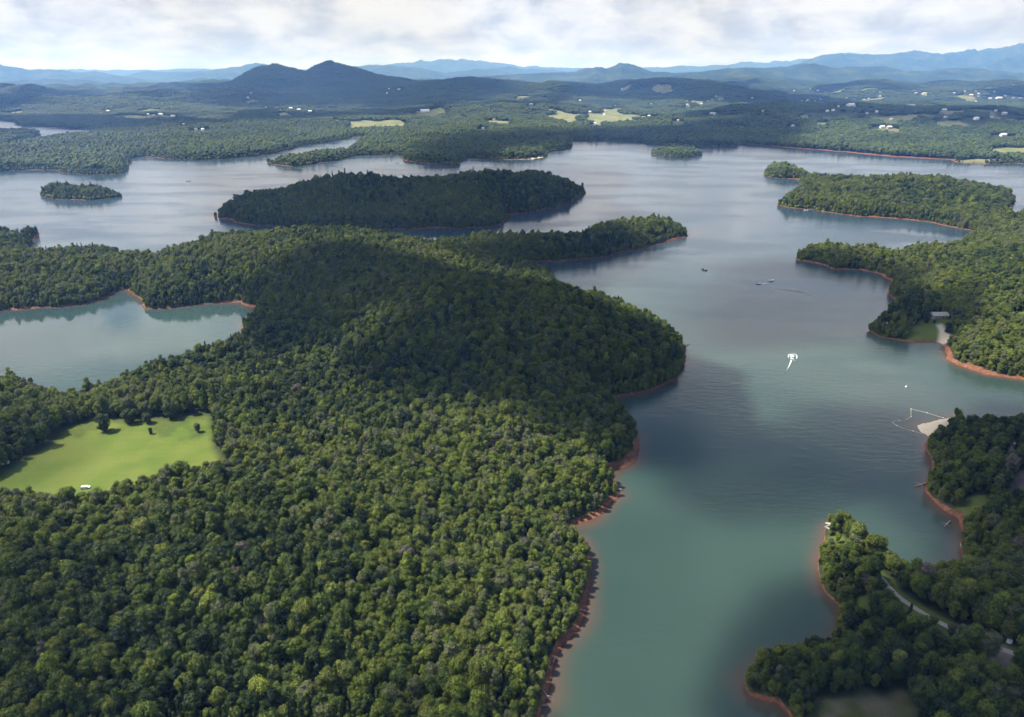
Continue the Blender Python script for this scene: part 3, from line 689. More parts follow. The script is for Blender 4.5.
def forest(name, X, Y, Z, S, K, Tn, A, label, HS=None):
    me = bpy.data.meshes.new(name); me.vertices.add(len(X)); me.vertices.foreach_set('co', np.stack([X, Y, Z], 1).astype(np.float32).ravel())
    set_attr(me, 'scl', S); set_attr(me, 'kind_id', K, 'INT'); set_attr(me, 'tint', Tn); set_attr(me, 'ang', A); set_attr(me, 'zs', np.where((K < NK) & (S > .3), 1.22, 1.0)*np.ones(len(X)))
    o = bpy.data.objects.new(name, me); COL.objects.link(o)
    ng = bpy.data.node_groups.new(name+'_nodes', 'GeometryNodeTree'); ng.interface.new_socket('Geometry', in_out='INPUT', socket_type='NodeSocketGeometry'); ng.interface.new_socket('Geometry', in_out='OUTPUT', socket_type='NodeSocketGeometry')
    N = ng.nodes; L = ng.links
    gi = N.new('NodeGroupInput'); go = N.new('NodeGroupOutput'); iop = N.new('GeometryNodeInstanceOnPoints'); ci = N.new('GeometryNodeCollectionInfo')
    ci.inputs['Collection'].default_value = PROTO; ci.inputs['Separate Children'].default_value = True; ci.inputs['Reset Children'].default_value = True
    def na(nm, ty):
        q = N.new('GeometryNodeInputNamedAttribute'); q.data_type = ty; q.inputs[0].default_value = nm; return q.outputs[0]
    L.new(gi.outputs[0], iop.inputs['Points']); L.new(ci.outputs[0], iop.inputs['Instance']); iop.inputs['Pick Instance'].default_value = True
    L.new(na('kind_id', 'INT'), iop.inputs['Instance Index'])
    cr = N.new('ShaderNodeCombineXYZ'); L.new(na('ang', 'FLOAT'), cr.inputs[2]); er = N.new('FunctionNodeEulerToRotation'); L.new(cr.outputs[0], er.inputs[0]); L.new(er.outputs[0], iop.inputs['Rotation'])
    cs = N.new('ShaderNodeCombineXYZ'); s_ = na('scl', 'FLOAT')
    for q in range(2): L.new(s_, cs.inputs[q])
    zm = N.new('ShaderNodeMath'); zm.operation = 'MULTIPLY'; L.new(s_, zm.inputs[0]); L.new(na('zs', 'FLOAT'), zm.inputs[1]); L.new(zm.outputs[0], cs.inputs[2])
    L.new(cs.outputs[0], iop.inputs['Scale']); L.new(iop.outputs[0], go.inputs[0])
    md = o.modifiers.new('trees', 'NODES'); md.node_group = ng
    tag(o, label, kind='stuff'); return o
n2 = len(X2); n3 = len(X3)
S2 = size1(X2, Y2, d2)*.90; S3 = np.clip(g.normal(1, .12, n3), .7, 1.3)*(.7+.3*sstep(d3, 5, 60))
T2 = tints(X2, Y2, g); T3 = np.clip(.12+.6*fbm(X3, Y3, 500, 3, 66)+g.normal(0, .07, n3), 0, .8)
cat = np.concatenate
nS = len(XS)
forest('forest', cat([X1[mask], XS, XE, X2, X3]), cat([Y1[mask], YS, YE, Y2, Y3]), cat([Z1[mask], ZS-3.2, ZE-4.6, Z2, Z3]),
       cat([S1[mask], .42+.18*g.random(nS), .55+.15*g.random(nE), S2, S3]), cat([K1[mask], g.integers(0, 10, nS), NK+g.integers(0, 6, nE), NK+g.integers(0, 6, n2), NK+6+g.integers(0, 6, n3)]),
       cat([T1[mask], np.clip(.45+.45*g.random(nS), 0, .88), .2+.5*g.random(nE), T2*.36, T3*.34]), cat([A1[mask], g.random(nS)*6.28, g.random(nE)*6.28, g.random(n2)*6.28, g.random(n3)*6.28]),
       'unbroken green woods covering the peninsulas, islands and far shore')

def tree(x, y, z, s, k, tint, ang_, label, group=None, name='broadleaf_tree', sz=1.0, cat_='tree'):
    e = empty(name, (x, y, z), ang_); e.scale = (s, s, s*sz)
    tag(e, label, cat_, group)
    c = bpy.data.objects.new('crown', KINDS[k][0]); COL.objects.link(c); c.parent = e; c['tint'] = float(tint)
    t_ = bpy.data.objects.new('trunk', KINDS[k][1]); COL.objects.link(t_); t_.parent = e
    return e
near = []
for q in order:
    tn = float(T1[q]); con = K1[q] >= 10; u_, v_ = pu[q], pv[q]
    hue = ('blackish green' if tn < .12 else 'dark green' if tn < .24 else 'deep green' if tn < .36 else 'mid green' if tn < .5 else 'olive green' if tn < .67 else 'bright green' if tn < .8 else 'greyish green' if tn < .86
           else 'vivid yellow-green' if tn < .94 else 'yellow' if tn < .97 else 'dull brown')
    big = 'slim' if con else 'wide' if S1[q]*KINDS[K1[q]][2] > 2.9 else 'small' if S1[q]*KINDS[K1[q]][2] < 2.1 else 'round'
    if d1[q] < 12: zone = "at the water's edge"
    elif u_ > 650: zone = 'below the gravel lane' if u_ < 900 else 'under the lane end, lower right'
    else: zone = ['in the bottom left corner', 'in the lower left woods', 'in the bottom centre-left woods', 'in the bottom middle woods', 'near the red bank woods'][min(4, int(max(0, u_)/118))]
    if v_ > 692: zone += ', bottom edge'
    near.append((q, '%s %s %s' % (big, hue, 'conifer' if con else 'tree'), zone, hue, con))
from collections import defaultdict
fam = defaultdict(list)
for r_ in near: fam[(r_[1], r_[2])].append(r_)
ORD = ['leftmost', 'second', 'third', 'fourth', 'fifth', 'sixth', 'seventh', 'eighth', 'ninth', 'tenth', 'eleventh', 'twelfth', 'thirteenth', 'fourteenth', 'fifteenth', 'sixteenth', 'seventeenth', 'eighteenth', 'nineteenth', 'twentieth', 'twenty-first', 'twenty-second', 'twenty-third', 'twenty-fourth', 'twenty-fifth', 'twenty-sixth', 'twenty-seventh', 'twenty-eighth', 'twenty-ninth', 'thirtieth']
for (what, zone), rs in fam.items():
    rs.sort(key=lambda r_: pu[r_[0]])
    for n_, (q, w_, zn, hue, con) in enumerate(rs):
        if len(rs) == 1: lb = '%s %s' % (what, zone)
        elif n_ == 0: lb = 'leftmost %s %s' % (what, zone)
        else: lb = '%s %s from the left %s' % (ORD[min(n_, 29)], what, zone)
        tree(X1[q], Y1[q], Z1[q], S1[q], int(K1[q]), float(T1[q]), A1[q], lb, ('conifers' if con else hue + ' trees') + (' on the low east bank' if pu[q] > 650 else ' in the near woods of the peninsula'), 'conifer_tree' if con else 'broadleaf_tree', 1.22)

# ------------------------------------------------------------------ clouds overhead, whose shadows lie on the land and the lake
CB = 1080.0
SH = [ # outlines of the shaded ground as the photograph shows it, softness in metres
 ([(232,258),(330,234),(430,248),(520,266),(600,285),(700,320),(705,390),(620,402),(560,396),(512,376),(457,366),(400,372),(345,352),(368,336),(425,318),(408,306),(355,309),(330,324),(256,327),(228,290)], 11),
 ([(195,160),(610,156),(612,212),(500,232),(380,224),(213,215)], 30),
 ([(450,246),(520,232),(590,222),(628,240),(560,268),(482,262)], 20),
 ([(395,152),(440,134),(560,128),(800,120),(800,150),(560,141),(500,150),(460,166),(405,166)], 60),
 ([(826,572),(850,552),(900,542),(925,500),(925,400),(985,370),(1150,400),(1300,500),(1400,800),(800,800),(765,700),(735,690),(680,665),(700,600),(750,580)], 8),
 ([(735,585,0),(790,570,0),(835,590,0),(860,660,0),(790,740,0),(740,770,0),(705,720,0),(685,670,0),(705,620,0)], 9),
 ([(600,440),(690,425),(760,440),(800,410),(870,412),(935,425),(960,560),(900,560),(850,510),(790,505),(700,525),(640,505)], 13),
 ([(690,265),(760,255),(890,280),(880,335),(800,345),(740,350),(690,350)], 22),
 ([(860,290),(960,286),(960,308),(930,318),(870,330)], 14),
 ([(-80,560),(45,560),(66,640),(55,790),(-90,790)], 16),
 ([(392,655),(440,645),(452,760),(385,760)], 9),
 ([(-60,392),(40,398),(62,440),(20,470),(-60,480)], 10),
]
off = np.array([SUN_DIR.x, SUN_DIR.y])/SUN_DIR.z*(CB-25)
cxs = np.concatenate([np.arange(-4200, -900, 24.0), np.arange(-900, 900, 10.0), np.arange(900, 5200, 24.0)]); cys = np.concatenate([np.arange(60, 1300, 10.0), np.arange(1300, 8600, 24.0)])
CX, CY = np.meshgrid(cxs, cys)              # where the shadow falls
dn = np.zeros_like(CX)
wx = (fbm(CX, CY, 170, 4, 201)-.5); wy = (fbm(CX, CY, 170, 4, 211)-.5)
for pts, soft in SH:
    wgt = {13: .66, 22: .8, 16: .45, 10: .35}.get(soft, 1.0)
    P = poly(pts, 44.0 if soft == 11 else 0.0 if soft in (13, 22) else 22.0)
    s_ = sdf(P, CX+wx*soft*(2.2 if soft < 12 else 4), CY+wy*soft*(2.2 if soft < 12 else 4), 900); dn = np.maximum(dn, wgt*sstep(s_, -soft*1.3, soft*1.5))
P = poly([(185,88),(260,84),(330,80),(420,86),(520,90),(520,97),(380,100),(200,100)], 60.0); s_ = sdf(P, CX+wx*400, CY+wy*400, 1200); dn = np.maximum(dn, sstep(s_, -120, 200))
nf = fbm(CX, CY, 1100, 5, 221)
dn = np.maximum(dn, sstep(nf, .49, .57)*sstep(np.hypot(CX, CY), 2900, 3700)*.95)
dn = dn*(.92+.2*fbm(CX, CY, 120, 4, 231)); dn = np.clip(dn, 0, 1)
thick = np.sqrt(np.clip(dn, 0, 1))
bump = fbm(CX, CY, 160, 5, 241, .6)
top = CB + 6 + thick*(14+60*bump); bot = CB - 6 - thick*16*fbm(CX, CY, 90, 4, 251)
ny_, nx_ = CX.shape; idx = np.arange(ny_*nx_).reshape(ny_, nx_)
q4 = np.stack([idx[:-1,:-1], idx[:-1,1:], idx[1:,1:], idx[1:,:-1]], -1).reshape(-1, 4)
q4 = q4[dn.ravel()[q4].max(1) > .02]; us, iv = np.unique(q4, return_inverse=True); iv = iv.reshape(-1, 4)
px_, py_ = CX.ravel()[us]+off[0], CY.ravel()[us]+off[1]
CV = np.concatenate([np.stack([px_, py_, top.ravel()[us]], 1), np.stack([px_, py_, bot.ravel()[us]], 1)])
m, t, out = mat('cloud_vapour')
dif = t.node('ShaderNodeBsdfDiffuse'); dif.inputs[0].default_value = (.93, .93, .94, 1)
trl = t.node('ShaderNodeBsdfTranslucent'); trl.inputs[0].default_value = (.93, .93, .94, 1)
mx = t.node('ShaderNodeMixShader'); mx.inputs[0].default_value = .6; t.l.new(dif.outputs[0], mx.inputs[1]); t.l.new(trl.outputs[0], mx.inputs[2])
tp = t.node('ShaderNodeBsdfTransparent'); m2 = t.node('ShaderNodeMixShader'); t.l.new(attr(t, 'dens').outputs['Fac'], m2.inputs[0]); t.l.new(tp.outputs[0], m2.inputs[1]); t.l.new(mx.outputs[0], m2.inputs[2])
t.l.new(m2.outputs[0], out.inputs[0])
cme = np_mesh('clouds', CV, np.concatenate([iv, iv[:, ::-1]+len(us)]), m)
set_attr(cme, 'dens', np.tile(np.clip(dn.ravel()[us]*.84, 0, 1), 2))
clouds = bpy.data.objects.new('clouds', cme); COL.objects.link(clouds); tag(clouds, 'low broken cumulus drifting above the lake', kind='stuff')

# ------------------------------------------------------------------ haze
m, t, out = mat('haze_air')
pv_ = t.node('ShaderNodeVolumePrincipled'); pv_.inputs['Color'].default_value = (.20, .42, 1.0, 1); pv_.inputs['Absorption Color'].default_value = (1, 1, 1, 1); pv_.inputs['Density'].default_value = 6.0e-5; pv_.inputs['Anisotropy'].default_value = 0.1
t.l.new(pv_.outputs[0], out.inputs['Volume'])
hz = MB().box((0, 0, (940-9)/2), (93000, 93000, 949)).build('haze', m); tag(hz, 'thin blue summer haze filling the valley', kind='stuff')

# ------------------------------------------------------------------ boats
def pontoon_boat(x, y, heading, label, name='pontoon_boat', L=7.5, canopy=True, s=1.0):
    e = empty(name, (x, y, 0), heading); e.scale = (s, s, s); tag(e, label, 'boat')
    for sx in (-1, 1):
        MB().tube([(sx*.95, -L/2, .12), (sx*.95, L/2-.9, .12), (sx*.95, L/2, .3)], [.32, .32, .06], 10).build('pontoon', M_GREYM, e, True)
    MB().box((0, -.1, .50), (2.5, L-.7, .1)).build('deck', M_WHITE, e)
    r = MB()
    for sx in (-1, 1): r.box((sx*1.22, .1, .85), (.05, L-1.3, .60))
    r.box((0, L/2-.55, .85), (2.4, .05, .60)); r.box((-.7, -L/2+.5, .85), (1.0, .05, .6)); r.build('railing_panel', M_WHITE, e)
    for sx in (-1, 1): MB().box((sx*.85, .9, .80), (.55, 2.4, .45)).box((sx*1.1, .9, 1.1), (.12, 2.4, .3)).build('seat', M_WHITE, e)
    MB().box((.6, -.7, .95), (.6, .6, .8), taper=.8).build('console', M_DARK, e)
    MB().box((0, -L/2+.05, .55), (.4, .5, .75), taper=.8).tube([(0, -L/2, .3), (0, -L/2-.05, -.5)], .1, 6).build('outboard_motor', M_DARK, e)
    if canopy:
        c = MB(); n = 7
        for k in range(n):
            a0 = -1.35+2.7*k/n; a1 = -1.35+2.7*(k+1)/n; z0 = 2.45-.12*a0*a0; z1 = 2.45-.12*a1*a1
            c.face([(a0, -2.6, z0), (a1, -2.6, z1), (a1, 1.0, z1), (a0, 1.0, z0)]); c.face([(a0, -2.6, z0-.05), (a0, 1.0, z0-.05), (a1, 1.0, z1-.05), (a1, -2.6, z1-.05)])
        c.build('canopy', M_WHITE, e)
        f = MB()
        for sx in (-1, 1):
            for yy in (-2.4, .8): f.tube([(sx*1.2, yy*.5-.4, 1.1), (sx*1.25, yy, 2.26)], .03, 5)
        f.build('canopy_frame', M_GREYM, e)
    return e
def speedboat(x, y, heading, label, hullm, L=6.0, s=1.0, name='motorboat'):
    e = empty(name, (x, y, 0), heading); e.scale = (s, s, s); tag(e, label, 'boat')
    st = []; V = []; F = []
    for k in range(9):
        q = k/8; yy = -L/2+L*q; wd = 1.15*(1-max(0, q-.45)**2*3.2) + .02; zt = .75+.25*q*q; zb = -.25+.35*max(0, q-.6)**2*4
        V += [(-wd, yy, zt), (-wd*.85, yy, .15+.2*q), (0, yy, zb), (wd*.85, yy, .15+.2*q), (wd, yy, zt)]
    for k in range(8):
        for c in range(4): a = k*5+c; F.append((a, a+5, a+6, a+1))
    F.append((0, 1, 2, 3, 4)); hull = mesh_obj('hull', V, F, hullm, e)
    dk = MB()
    for k in range(4, 8):
        q = k/8; a = V[k*5]; b = V[k*5+4]; c = V[k*5+9]; d = V[k*5+5]; dk.face([a, b, c, d])
    dk.box((0, -.9, .25), (1.7, 3.6, .08)); dk.build('deck', M_DARK if hullm is M_DARK else M_WHITE, e)
    MB().face([(-.8, .3, .85), (.8, .3, .85), (.65, -.05, 1.35), (-.65, -.05, 1.35)]).face([(-.8, .3, .84), (-.65, -.05, 1.34), (.65, -.05, 1.34), (.8, .3, .84)]).build('windscreen', M_GLASS, e)
    for sx in (-.45, .45): MB().box((sx, -.7, .55), (.5, .5, .5)).box((sx, -.98, .9), (.5, .1, .5)).build('seat', M_WHITE, e)
    MB().box((0, -L/2-.1, .7), (.42, .5, .8), taper=.8).build('outboard_motor', M_DARK, e)
    return e
pb = G(792, 358)
m, t, out = mat('foam'); p = t.node('ShaderNodeBsdfPrincipled', i_Roughness=.7); p.inputs['Base Color'].default_value = (.60, .64, .65, 1)
tp = t.node('ShaderNodeBsdfTransparent'); mx = t.node('ShaderNodeMixShader'); g_ = t.node('ShaderNodeNewGeometry'); nz = t.node('ShaderNodeTexNoise', i_Scale=.9, i_Detail=5.0, i_Roughness=.65); t.l.new(g_.outputs['Position'], nz.inputs['Vector'])
t.put(mx.inputs[0], t.smooth(t.math('SUBTRACT', attr(t, 'foam').outputs['Fac'], nz.outputs[0]), -.1, .12)); t.l.new(tp.outputs[0], mx.inputs[1]); t.l.new(p.outputs[0], mx.inputs[2]); t.l.new(mx.outputs[0], out.inputs[0]); M_FOAM = m
def foam(name, pts, w0, w1, label, f0=1.0, f1=.3, z=.03):
    P = np.array(pts, float); seg = np.hypot(*np.diff(P, axis=0).T); cum = np.concatenate([[0], np.cumsum(seg)]); s = np.linspace(0, cum[-1], max(4, int(cum[-1]/1.2)))
    x = np.interp(s, cum, P[:,0]); y = np.interp(s, cum, P[:,1]); tx = np.gradient(x); ty = np.gradient(y); L = np.hypot(tx, ty); nx, ny = -ty/L, tx/L
    V = []; fo = []
    for k in range(len(s)):
        q = s[k]/s[-1]; w_ = w0+(w1-w0)*q
        for o in (-.5, -.25, 0, .25, .5): V.append((x[k]+nx[k]*o*w_, y[k]+ny[k]*o*w_, z)); fo.append((f0+(f1-f0)*q)*(1-abs(o)*1.3))
    F = [(k*5+c, k*5+c+1, k*5+c+6, k*5+c+5) for k in range(len(s)-1) for c in range(4)]
    o = mesh_obj(name, V, F, M_FOAM); set_attr(o.data, 'foam', fo); tag(o, label, kind='stuff'); return o
M_SWELL = M_WATER
def swell(name, pts, width, h, label):
    """a low ridge of water left by a passing boat"""
    P = np.array(pts, float); seg = np.hypot(*np.diff(P, axis=0).T); cum = np.concatenate([[0], np.cumsum(seg)]); s = np.linspace(0, cum[-1], max(6, int(cum[-1]/2.5)))
    x = np.interp(s, cum, P[:,0]); y = np.interp(s, cum, P[:,1])
    kk = np.ones(7)/7; x = np.convolve(np.pad(x, 3, 'edge'), kk, 'valid'); y = np.convolve(np.pad(y, 3, 'edge'), kk, 'valid')
    tx = np.gradient(x); ty = np.gradient(y); L = np.hypot(tx, ty)+1e-6; nx, ny = -ty/L, tx/L; n = 15
    V = []
    for k in range(len(s)):
        e_ = math.sin(math.pi*min(1, max(0, s[k]/s[-1])))**.5
        for c in range(n):
            o = c/(n-1)-.5; prof = math.exp(-(o*4.2)**2)*math.cos(o*16)
            V.append((x[k]+nx[k]*o*width, y[k]+ny[k]*o*width, .02+h*e_*max(-.05, prof)*1.0 if abs(o) < .49 else .004))
    F = [(k*n+c, k*n+c+1, (k+1)*n+c+1, (k+1)*n+c) for k in range(len(s)-1) for c in range(n-1)]
    o = mesh_obj(name, V, F, M_SWELL, smooth=True); tag(o, label, kind='structure'); return o
hd = math.radians(-22)
pontoon_boat(pb[0], pb[1], hd, 'white pontoon boat with a pale canopy and foam trailing behind it', L=8.0)
foam('wake', [G(791.5,360), G(789,366), G(786,371), G(784.5,374)], 1.6, .7, 'white foam trail behind the pontoon boat', 0.95, .35)
foam('wake', [G(794,359.5), G(796,363), G(796.5,366)], 1.0, 1.6, 'short patch of foam beside the pontoon boat', .6, .2)
foam('wake', [G(788.5,357.5), G(788.5,355), G(791,354), G(795,354), G(797,356), G(796.5,358.5)], 1.2, 1.2, 'white spray round the bow of the pontoon boat', .85, .8)
for k, (u0, v0, u1, v1) in enumerate([(726,386,752,383),(728,391,750,388),(732,396,756,393),(728,401,748,399),(795,448,812,452),(792,456,815,461),(790,464,810,470),(700,450,735,449),(770,300,800,298)]):
    swell('water_swell', [G(u0,v0), G((u0+u1)/2,(v0+v1)/2-1.5), G(u1,v1)], 8, .06, 'old boat swell crossing the open water')
speedboat(*G(771,281), math.radians(-70), 'small white motorboat turning at the head of a curved wake', M_WHITE, s=1.3)
speedboat(*G(759,284), math.radians(-80), 'low grey motorboat following beside the white one', M_GREYM, s=1.0)
foam('wake', [G(762,284), G(766,283), G(770,282)], 2, 1, 'thin foam between the two small motorboats', .8, .6)
swell('water_swell', [G(768,285), G(778,289), G(792,290.5), G(803,292), G(811,296), G(815,301), G(812,306)], 20, .5, 'curved swell left by the turning motorboats')
swell('water_swell', [G(772,289), G(786,293), G(796,295), G(803,299)], 14, .25, 'curved swell left by the turning motorboats')
speedboat(*G(704,270), math.radians(30), 'dark fishing boat alone in mid lake', M_DARK, s=1.35, name='fishing_boat')
speedboat(*G(188,181), math.radians(95), 'distant white boat near the small wooded islet', M_WHITE, s=1.6)
speedboat(*G(806,210.5), math.radians(80), 'white boat drawn up at the red bank of the long wooded point', M_WHITE, s=1.2)
speedboat(*G(397,163), math.radians(80), 'grey boat in the channel north of the dark island', M_GREYM, s=1.4)
bx, by = G(906,387); e = empty('mooring_buoy', (bx, by, 0)); tag(e, 'small white buoy floating off the sandy beach', 'buoy')
MB().ball((0, 0, .25), .75, .8, 10, 7).build('float', M_WHITE, e, True); MB().tube([(0,0,.8),(0,0,1.7)], .08, 6).build('mast', M_WHITE, e)
bx, by = G(959,548); 

# swimming area boom off the beach
bl = empty('buoy_line', (*G(911,418), 0)); tag(bl, 'pale floating boom enclosing the swimming area off the beach', 'buoy line')
M_BOOM = simple('faded_boom', (.46, .39, .28), .6, .3)
bpts = [G(u, v) for u, v in [(943,418),(935,415.5),(927,413),(919,411),(911,409.3),(911,413.5),(911,417),(906,420),(899,421),(892,422.3),(897,426),(905,429),(913,431.3),(922,434),(929,436)]]
o_ = np.array(G(911,418)); tube_pts = []
for a, b in zip(bpts[:-1], bpts[1:]):
    for q in np.linspace(0, 1, 6)[:-1]: tube_pts.append((a[0]+(b[0]-a[0])*q-o_[0], a[1]+(b[1]-a[1])*q-o_[1], .08))
MB().tube(tube_pts, .17, 8).build('rope', M_BOOM, bl, True)
for k, b in enumerate(bpts[::2]): MB().ball((b[0]-o_[0], b[1]-o_[1], .2), .38, .8, 8, 6).build('float', M_WHITE, bl, True)

# ------------------------------------------------------------------ driftwood along the banks
def log(u0, v0, u1, v1, r, label, z=.35):
    a = G(u0, v0); b = G(u1, v1); e = empty('fallen_log', (a[0], a[1], z)); tag(e, label, 'log', 'fallen trunks along the banks')
    dx, dy = b[0]-a[0], b[1]-a[1]; L = math.hypot(dx, dy)
    MB().tube([(0,0,.5), (dx*.5, dy*.5, .25), (dx, dy, -.1)], [r, r*.8, r*.35], 8).build('stem', M_GREYWOOD, e, True)
    for s_ in (-1, 1):
        c = (dx*.55, dy*.55, .25); MB().tube([c, (c[0]+dx*.2-dy*.22*s_, c[1]+dy*.2+dx*.22*s_, .4)], [r*.5, r*.15], 6).build('branch', M_GREYWOOD, e, True)
log(543,692,550,701,.45,'bleached trunk slanting into the lake at the near end of the red bank')
log(541,707,548,706,.35,'pale log lying along the waterline below the slanting trunk')
log(580,611,587,612,.40,'pale log reaching out from the red bank into the lake')
log(553,664,556,655,.35,'bleached trunk lying along the narrow red bank')
log(616,490,624,490,.35,'grey trunk lying in the small red cove')
log(930,483,914,487,.5,'driftwood trunk sticking far out from the east bank')
log(950,522,944,527,.35,'thin bleached branch in the dark inlet under the east bank')
log(960,545,962,551,.3,'short pale log floating in the dark inlet')
log(687,345,690,344,.35,'bare trunk poking out of the round wooded point')

# ------------------------------------------------------------------ single trees of the meadow and the clearings
def lone(u, v, dz, s, k, tint, label, sz=1.0, name='broadleaf_tree', catg='tree', drop=None):
    x, y, z = hit(u, v, dz); return tree(x, y, z-(3.2*s*sz if drop is None else drop), s, k, tint, random.random()*6, label, None, name, sz, catg)
lone(105,432,0,1.28,0,.10,'dark round tree standing alone at the back of the bright meadow',.95)
lone(151,434,0,.46,4,.06,'small dark bush in the middle of the bright meadow',1.0,'bush','bush')
lone(198,432,0,.66,8,.985,'bare grey-brown thicket at the meadow corner below the woods',1.0,'bush','bush')
lone(73,424,0,.85,3,.985,'reddish brown tree at the back edge of the meadow',1.0,'broadleaf_tree','tree')
lone(43,444,0,.72,6,.955,'small tan coloured tree on the left edge of the meadow',1.0,'broadleaf_tree','tree')
lone(131,424,0,1.15,5,.10,'broad dark tree jutting from the woods into the meadow back',.9)
lone(148,423,0,.8,2,.12,'lower dark tree beside the broad one at the meadow back',.9)
lone(171,419,0,1.2,7,.20,'tall deep green tree leaning out over the top of the meadow',1.0)
lone(947,333,0,1.0,1,.05,'dark tree beside the sandy path on the lawn by the cottages',1.0)
lone(926,323,0,1.0,6,.10,'dark upright tree between two cottages on the point',1.0)
lone(934,324,0,.45,2,.20,'low clipped hedge bush in front of the tan cottage',.8,'bush','bush')

# ------------------------------------------------------------------ buildings
M_ROOFG = simple('grey_shingle', (.20, .20, .22), .9, .1); M_ROOFT = simple('tan_metal_roof', (.42, .37, .32), .6, .3); M_ROOFW = simple('pale_roof', (.66, .67, .68), .6, .3, var=.06)
M_WALLW = simple('white_siding', (.66, .65, .61), .8, .2, var=.05); M_WALLT = simple('tan_siding', (.42, .36, .28), .8, .2); M_BRICK = simple('brick_wall', (.30, .15, .10), .9, .1)
def house(x, y, z, L, W, Hh, rz, wall, roof, label, group=None, small=False, name='house', scene_cat='house'):
    e = empty(name, (x, y, z), rz); tag(e, label, scene_cat, group)
    wl = MB(); wl.box((0, 0, Hh/2-1), (L, W, Hh+2)); rh = W*.28
    for s_ in (-1, 1): wl.face([(s_*L/2, -W/2*s_, Hh), (s_*L/2, W/2*s_, Hh), (s_*L/2, 0, Hh+rh)])
    wl.build('wall', wall, e)
    rf = MB(); ov = .5; t_ = .18
    for s_ in (-1, 1):
        a = [(-L/2-ov, s_*(W/2+ov), Hh-.25), (L/2+ov, s_*(W/2+ov), Hh-.25), (L/2+ov, 0, Hh+rh+.03), (-L/2-ov, 0, Hh+rh+.03)]
        b = [(p[0], p[1], p[2]+t_) for p in a]; rf.face(b if s_ < 0 else b[::-1]); rf.face(a[::-1] if s_ < 0 else a)
        for k in range(4): rf.face([a[k], a[(k+1) % 4], b[(k+1) % 4], b[k]])
    ro = rf.build('roof', roof, e)
    if not small:
        MB().box((L*.22, W*.15, Hh+rh*.9), (.7, .7, 1.6)).build('chimney', M_BRICK, ro)
        for xx in (-L*.32, -L*.12, L*.12, L*.32):
            for s_ in (-1, 1):
                if xx == L*.12 and s_ < 0: continue
                wn = MB().box((xx, s_*(W/2+.02), Hh*.55), (1.2, .1, 1.3)).build('window', M_WHITE, e); MB().box((xx, s_*(W/2+.06), Hh*.55), (1.0, .08, 1.1)).build('pane', M_GLASS, wn)
        MB().box((L*.12, -W/2-.03, 1.05), (1.0, .1, 2.1)).build('door', M_DARK, e)
    return e
house(*NH[0][:2], ground_z(*NH[0][:2]), 14, 9, 3.2, .3, M_WALLT, M_ROOFG, 'cottage with pale wall half hidden in dark trees near the water')
house(*NH[1][:2], ground_z(*NH[1][:2]), 13, 10, 4.0, .9, M_WALLW, M_ROOFG, 'grey roofed cottage in the dark trees west of the lawn')
house(*NH[2][:2], ground_z(*NH[2][:2]), 15, 8, 3.2, .05, M_WALLT, M_ROOFT, 'tan roofed cottage at the top of the sloping lawn')
house(*NH[3][:2], ground_z(*NH[3][:2]), 5, 4, 2.6, .4, M_WALLW, M_ROOFW, 'small white shed at the waterline below the dark trees', small=True, name='shed', scene_cat='shed')
x, y = G(831, 528, 2); z = ground_z(x, y)
e = empty('picnic_shelter', (x, y, max(z, .8)), .5); tag(e, 'pale roofed open shelter at the very tip of the low wooded point', 'shelter')
for sx in (-1, 1):
    for sy in (-1, 1): MB().box((sx*2.2, sy*1.7, 1.0), (.18, .18, 2.6)).build('post', M_GREYWOOD, e)
rf = MB(); 
for s_ in (-1, 1): rf.face([(-2.7, s_*2.2, 2.3), (2.7, s_*2.2, 2.3), (2.7, 0, 3.1), (-2.7, 0, 3.1)]); rf.face([(-2.7, s_*2.2, 2.2), (2.7, s_*2.2, 2.2), (2.7, 0, 3.0), (-2.7, 0, 3.0)][::-1])
rf.build('roof', M_ROOFT, e); MB().box((0, 0, .12), (5.2, 4.2, .3)).build('floor_slab', M_GRAVEL, e)
x, y = G(1005, 654, 8); z = ground_z(x, y)
e = empty('water_tank', (x, y, z)); tag(e, 'small round white tank on the grass verge beside the gravel lane', 'tank')
MB().tube([(0,0,-.5), (0,0,1.4)], .95, 16).build('shell', M_WHITE, e, True); MB().tube([(0,0,1.4), (0,0,1.65), (0,0,1.75)], [.98, .5, .15], 16).build('lid', M_WHITE, e, True)

# vehicles at the left edge of the meadow and by the road
def vehicle(x, y, z, rz, body, label, van=False):
    e = empty('parked_van' if van else 'parked_car', (x, y, z), rz); tag(e, label, 'van' if van else 'car')
    L, W = (5.8, 2.1) if van else (4.6, 1.85); h = 2.3 if van else 1.45
    V = []; prof = [(-.5, .35), (-.5, h*.62), (-.42, h), (.22, h), (.36, h*.63), (.5, h*.55), (.5, .35)] if not van else [(-.5, .35), (-.5, h), (-.48, h+.05), (.28, h+.05), (.40, h*.6), (.5, h*.5), (.5, .35)]
    for s_ in (-1, 1):
        for k, (a, b) in enumerate(prof): V.append((a*L, s_*W/2*(1 if b < h*.8 else .86), b))
    n = len(prof); F = [tuple(range(n)), tuple(range(2*n-1, n-1, -1))] + [(k, n+k, n+(k+1) % n, (k+1) % n) for k in range(n)]
    mesh_obj('body', V, F, body, e)
    MB().box((-.10*L, 0, h*.80), (L*.56, W*.90+.04, h*.22)).build('side_window', M_GLASS, e)
    for sx in (-.32, .32):
        for sy in (-1, 1):
            wv_ = MB().tube([(sx*L, sy*(W/2-.2), .35), (sx*L, sy*(W/2+.02), .35)], .36, 12).build('wheel', M_DARK, e); MB().tube([(sx*L, sy*(W/2+.02), .35), (sx*L, sy*(W/2+.05), .35)], .2, 10).build('rim', M_GREYM, wv_)
    return e
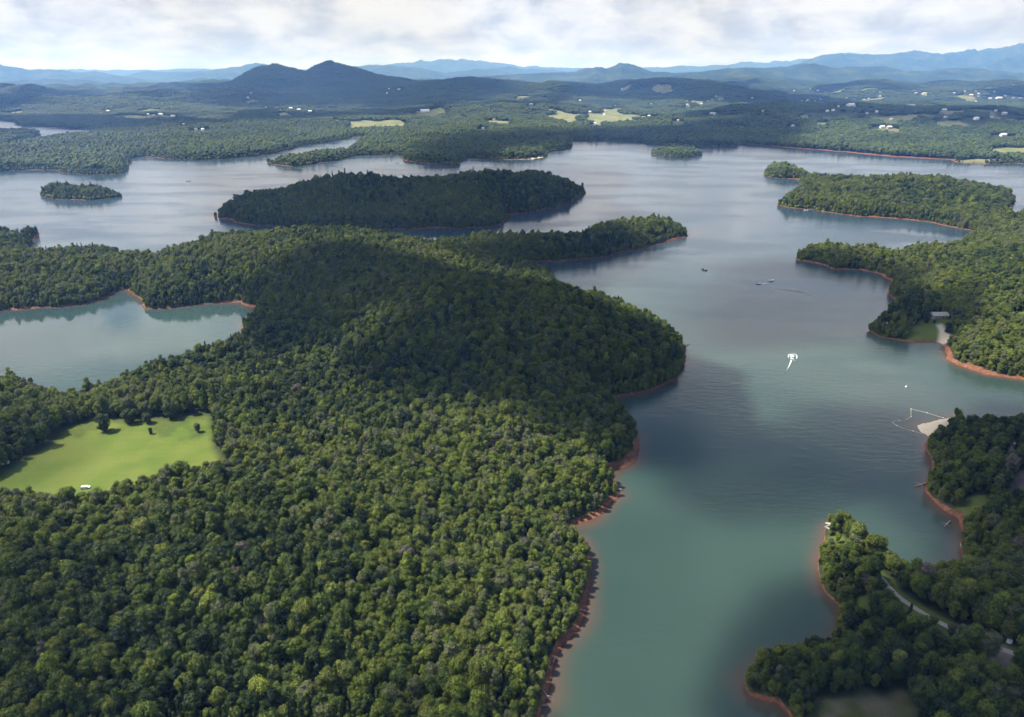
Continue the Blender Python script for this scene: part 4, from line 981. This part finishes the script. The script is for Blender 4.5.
def on(u, v): x, y, z = hit(u, v); return x, y, z
vehicle(*on(4,466), .5, M_WHITE, 'white van parked at the left edge of the bright meadow', True)
vehicle(*on(2,452), 1.2, M_GREYM, 'silver car parked behind the white van under the trees')
M_TEAL = simple('teal_paint', (.12, .34, .30), .4, .5)
x, y, z = on(-2, 441); house(x, y, z, 9, 6, 3, .4, M_WALLW, M_TEAL, 'outbuilding with a faded teal roof at the left edge behind the vehicles', name='outbuilding', scene_cat='outbuilding', small=True)
x, y, z = on(86, 489.5); vehicle(x, y, z, .2, M_WHITE, 'white car parked where the near woods meet the meadow')
x, y = G(1015, 449, 11); vehicle(x, y, ground_z(x, y), .3, M_GREYM, 'silver car on the small paved lot among the east shore trees')

# houses of the valley beyond the lake
WALLS = [M_WALLW, M_WALLT, M_WALLW]; ROOFS = [M_ROOFW, M_ROOFG, M_ROOFW, M_ROOFT]
def wh(u, v=0):
    if u >= 780: return 'upper far eastern valley' if v < 99 else 'lower far eastern valley'
    return 'western hills' if u < 330 else 'hills behind the pale fields' if u < 640 else 'slope above the dam woods' if u < 780 else 'far eastern valley'
for k, (x, y, z, s_) in enumerate(FH):
    u = FAR_HOUSES[k][0]; v = FAR_HOUSES[k][1]; rg = random.Random(k)
    L = {1: 13, 2: 22, 3: 46}[s_]*(1.0 if y > 3500 else .8)*rg.uniform(.85, 1.15); W = {1: 9, 2: 12, 3: 22}[s_]; Hh = {1: 5, 2: 6, 3: 7}[s_]
    where = wh(u, v)
    size = {1: 'tiny pale house', 2: 'small white building', 3: 'long low white building'}[s_]
    same = sorted(q[0] for q in FAR_HOUSES if q[2] == s_ and wh(q[0], q[1]) == where); n_ = same.index(u)
    lb = '%s %s from the left in the %s' % (ORD[min(n_, 29)], size, where) if n_ else 'leftmost %s in the %s' % (size, where)
    house(x, y, z, L, W, Hh, rg.uniform(-.5, .5), WALLS[k % 3], ROOFS[k % 4] if s_ == 1 else M_ROOFW, lb, '%ss in the %s' % (size, where), small=True)
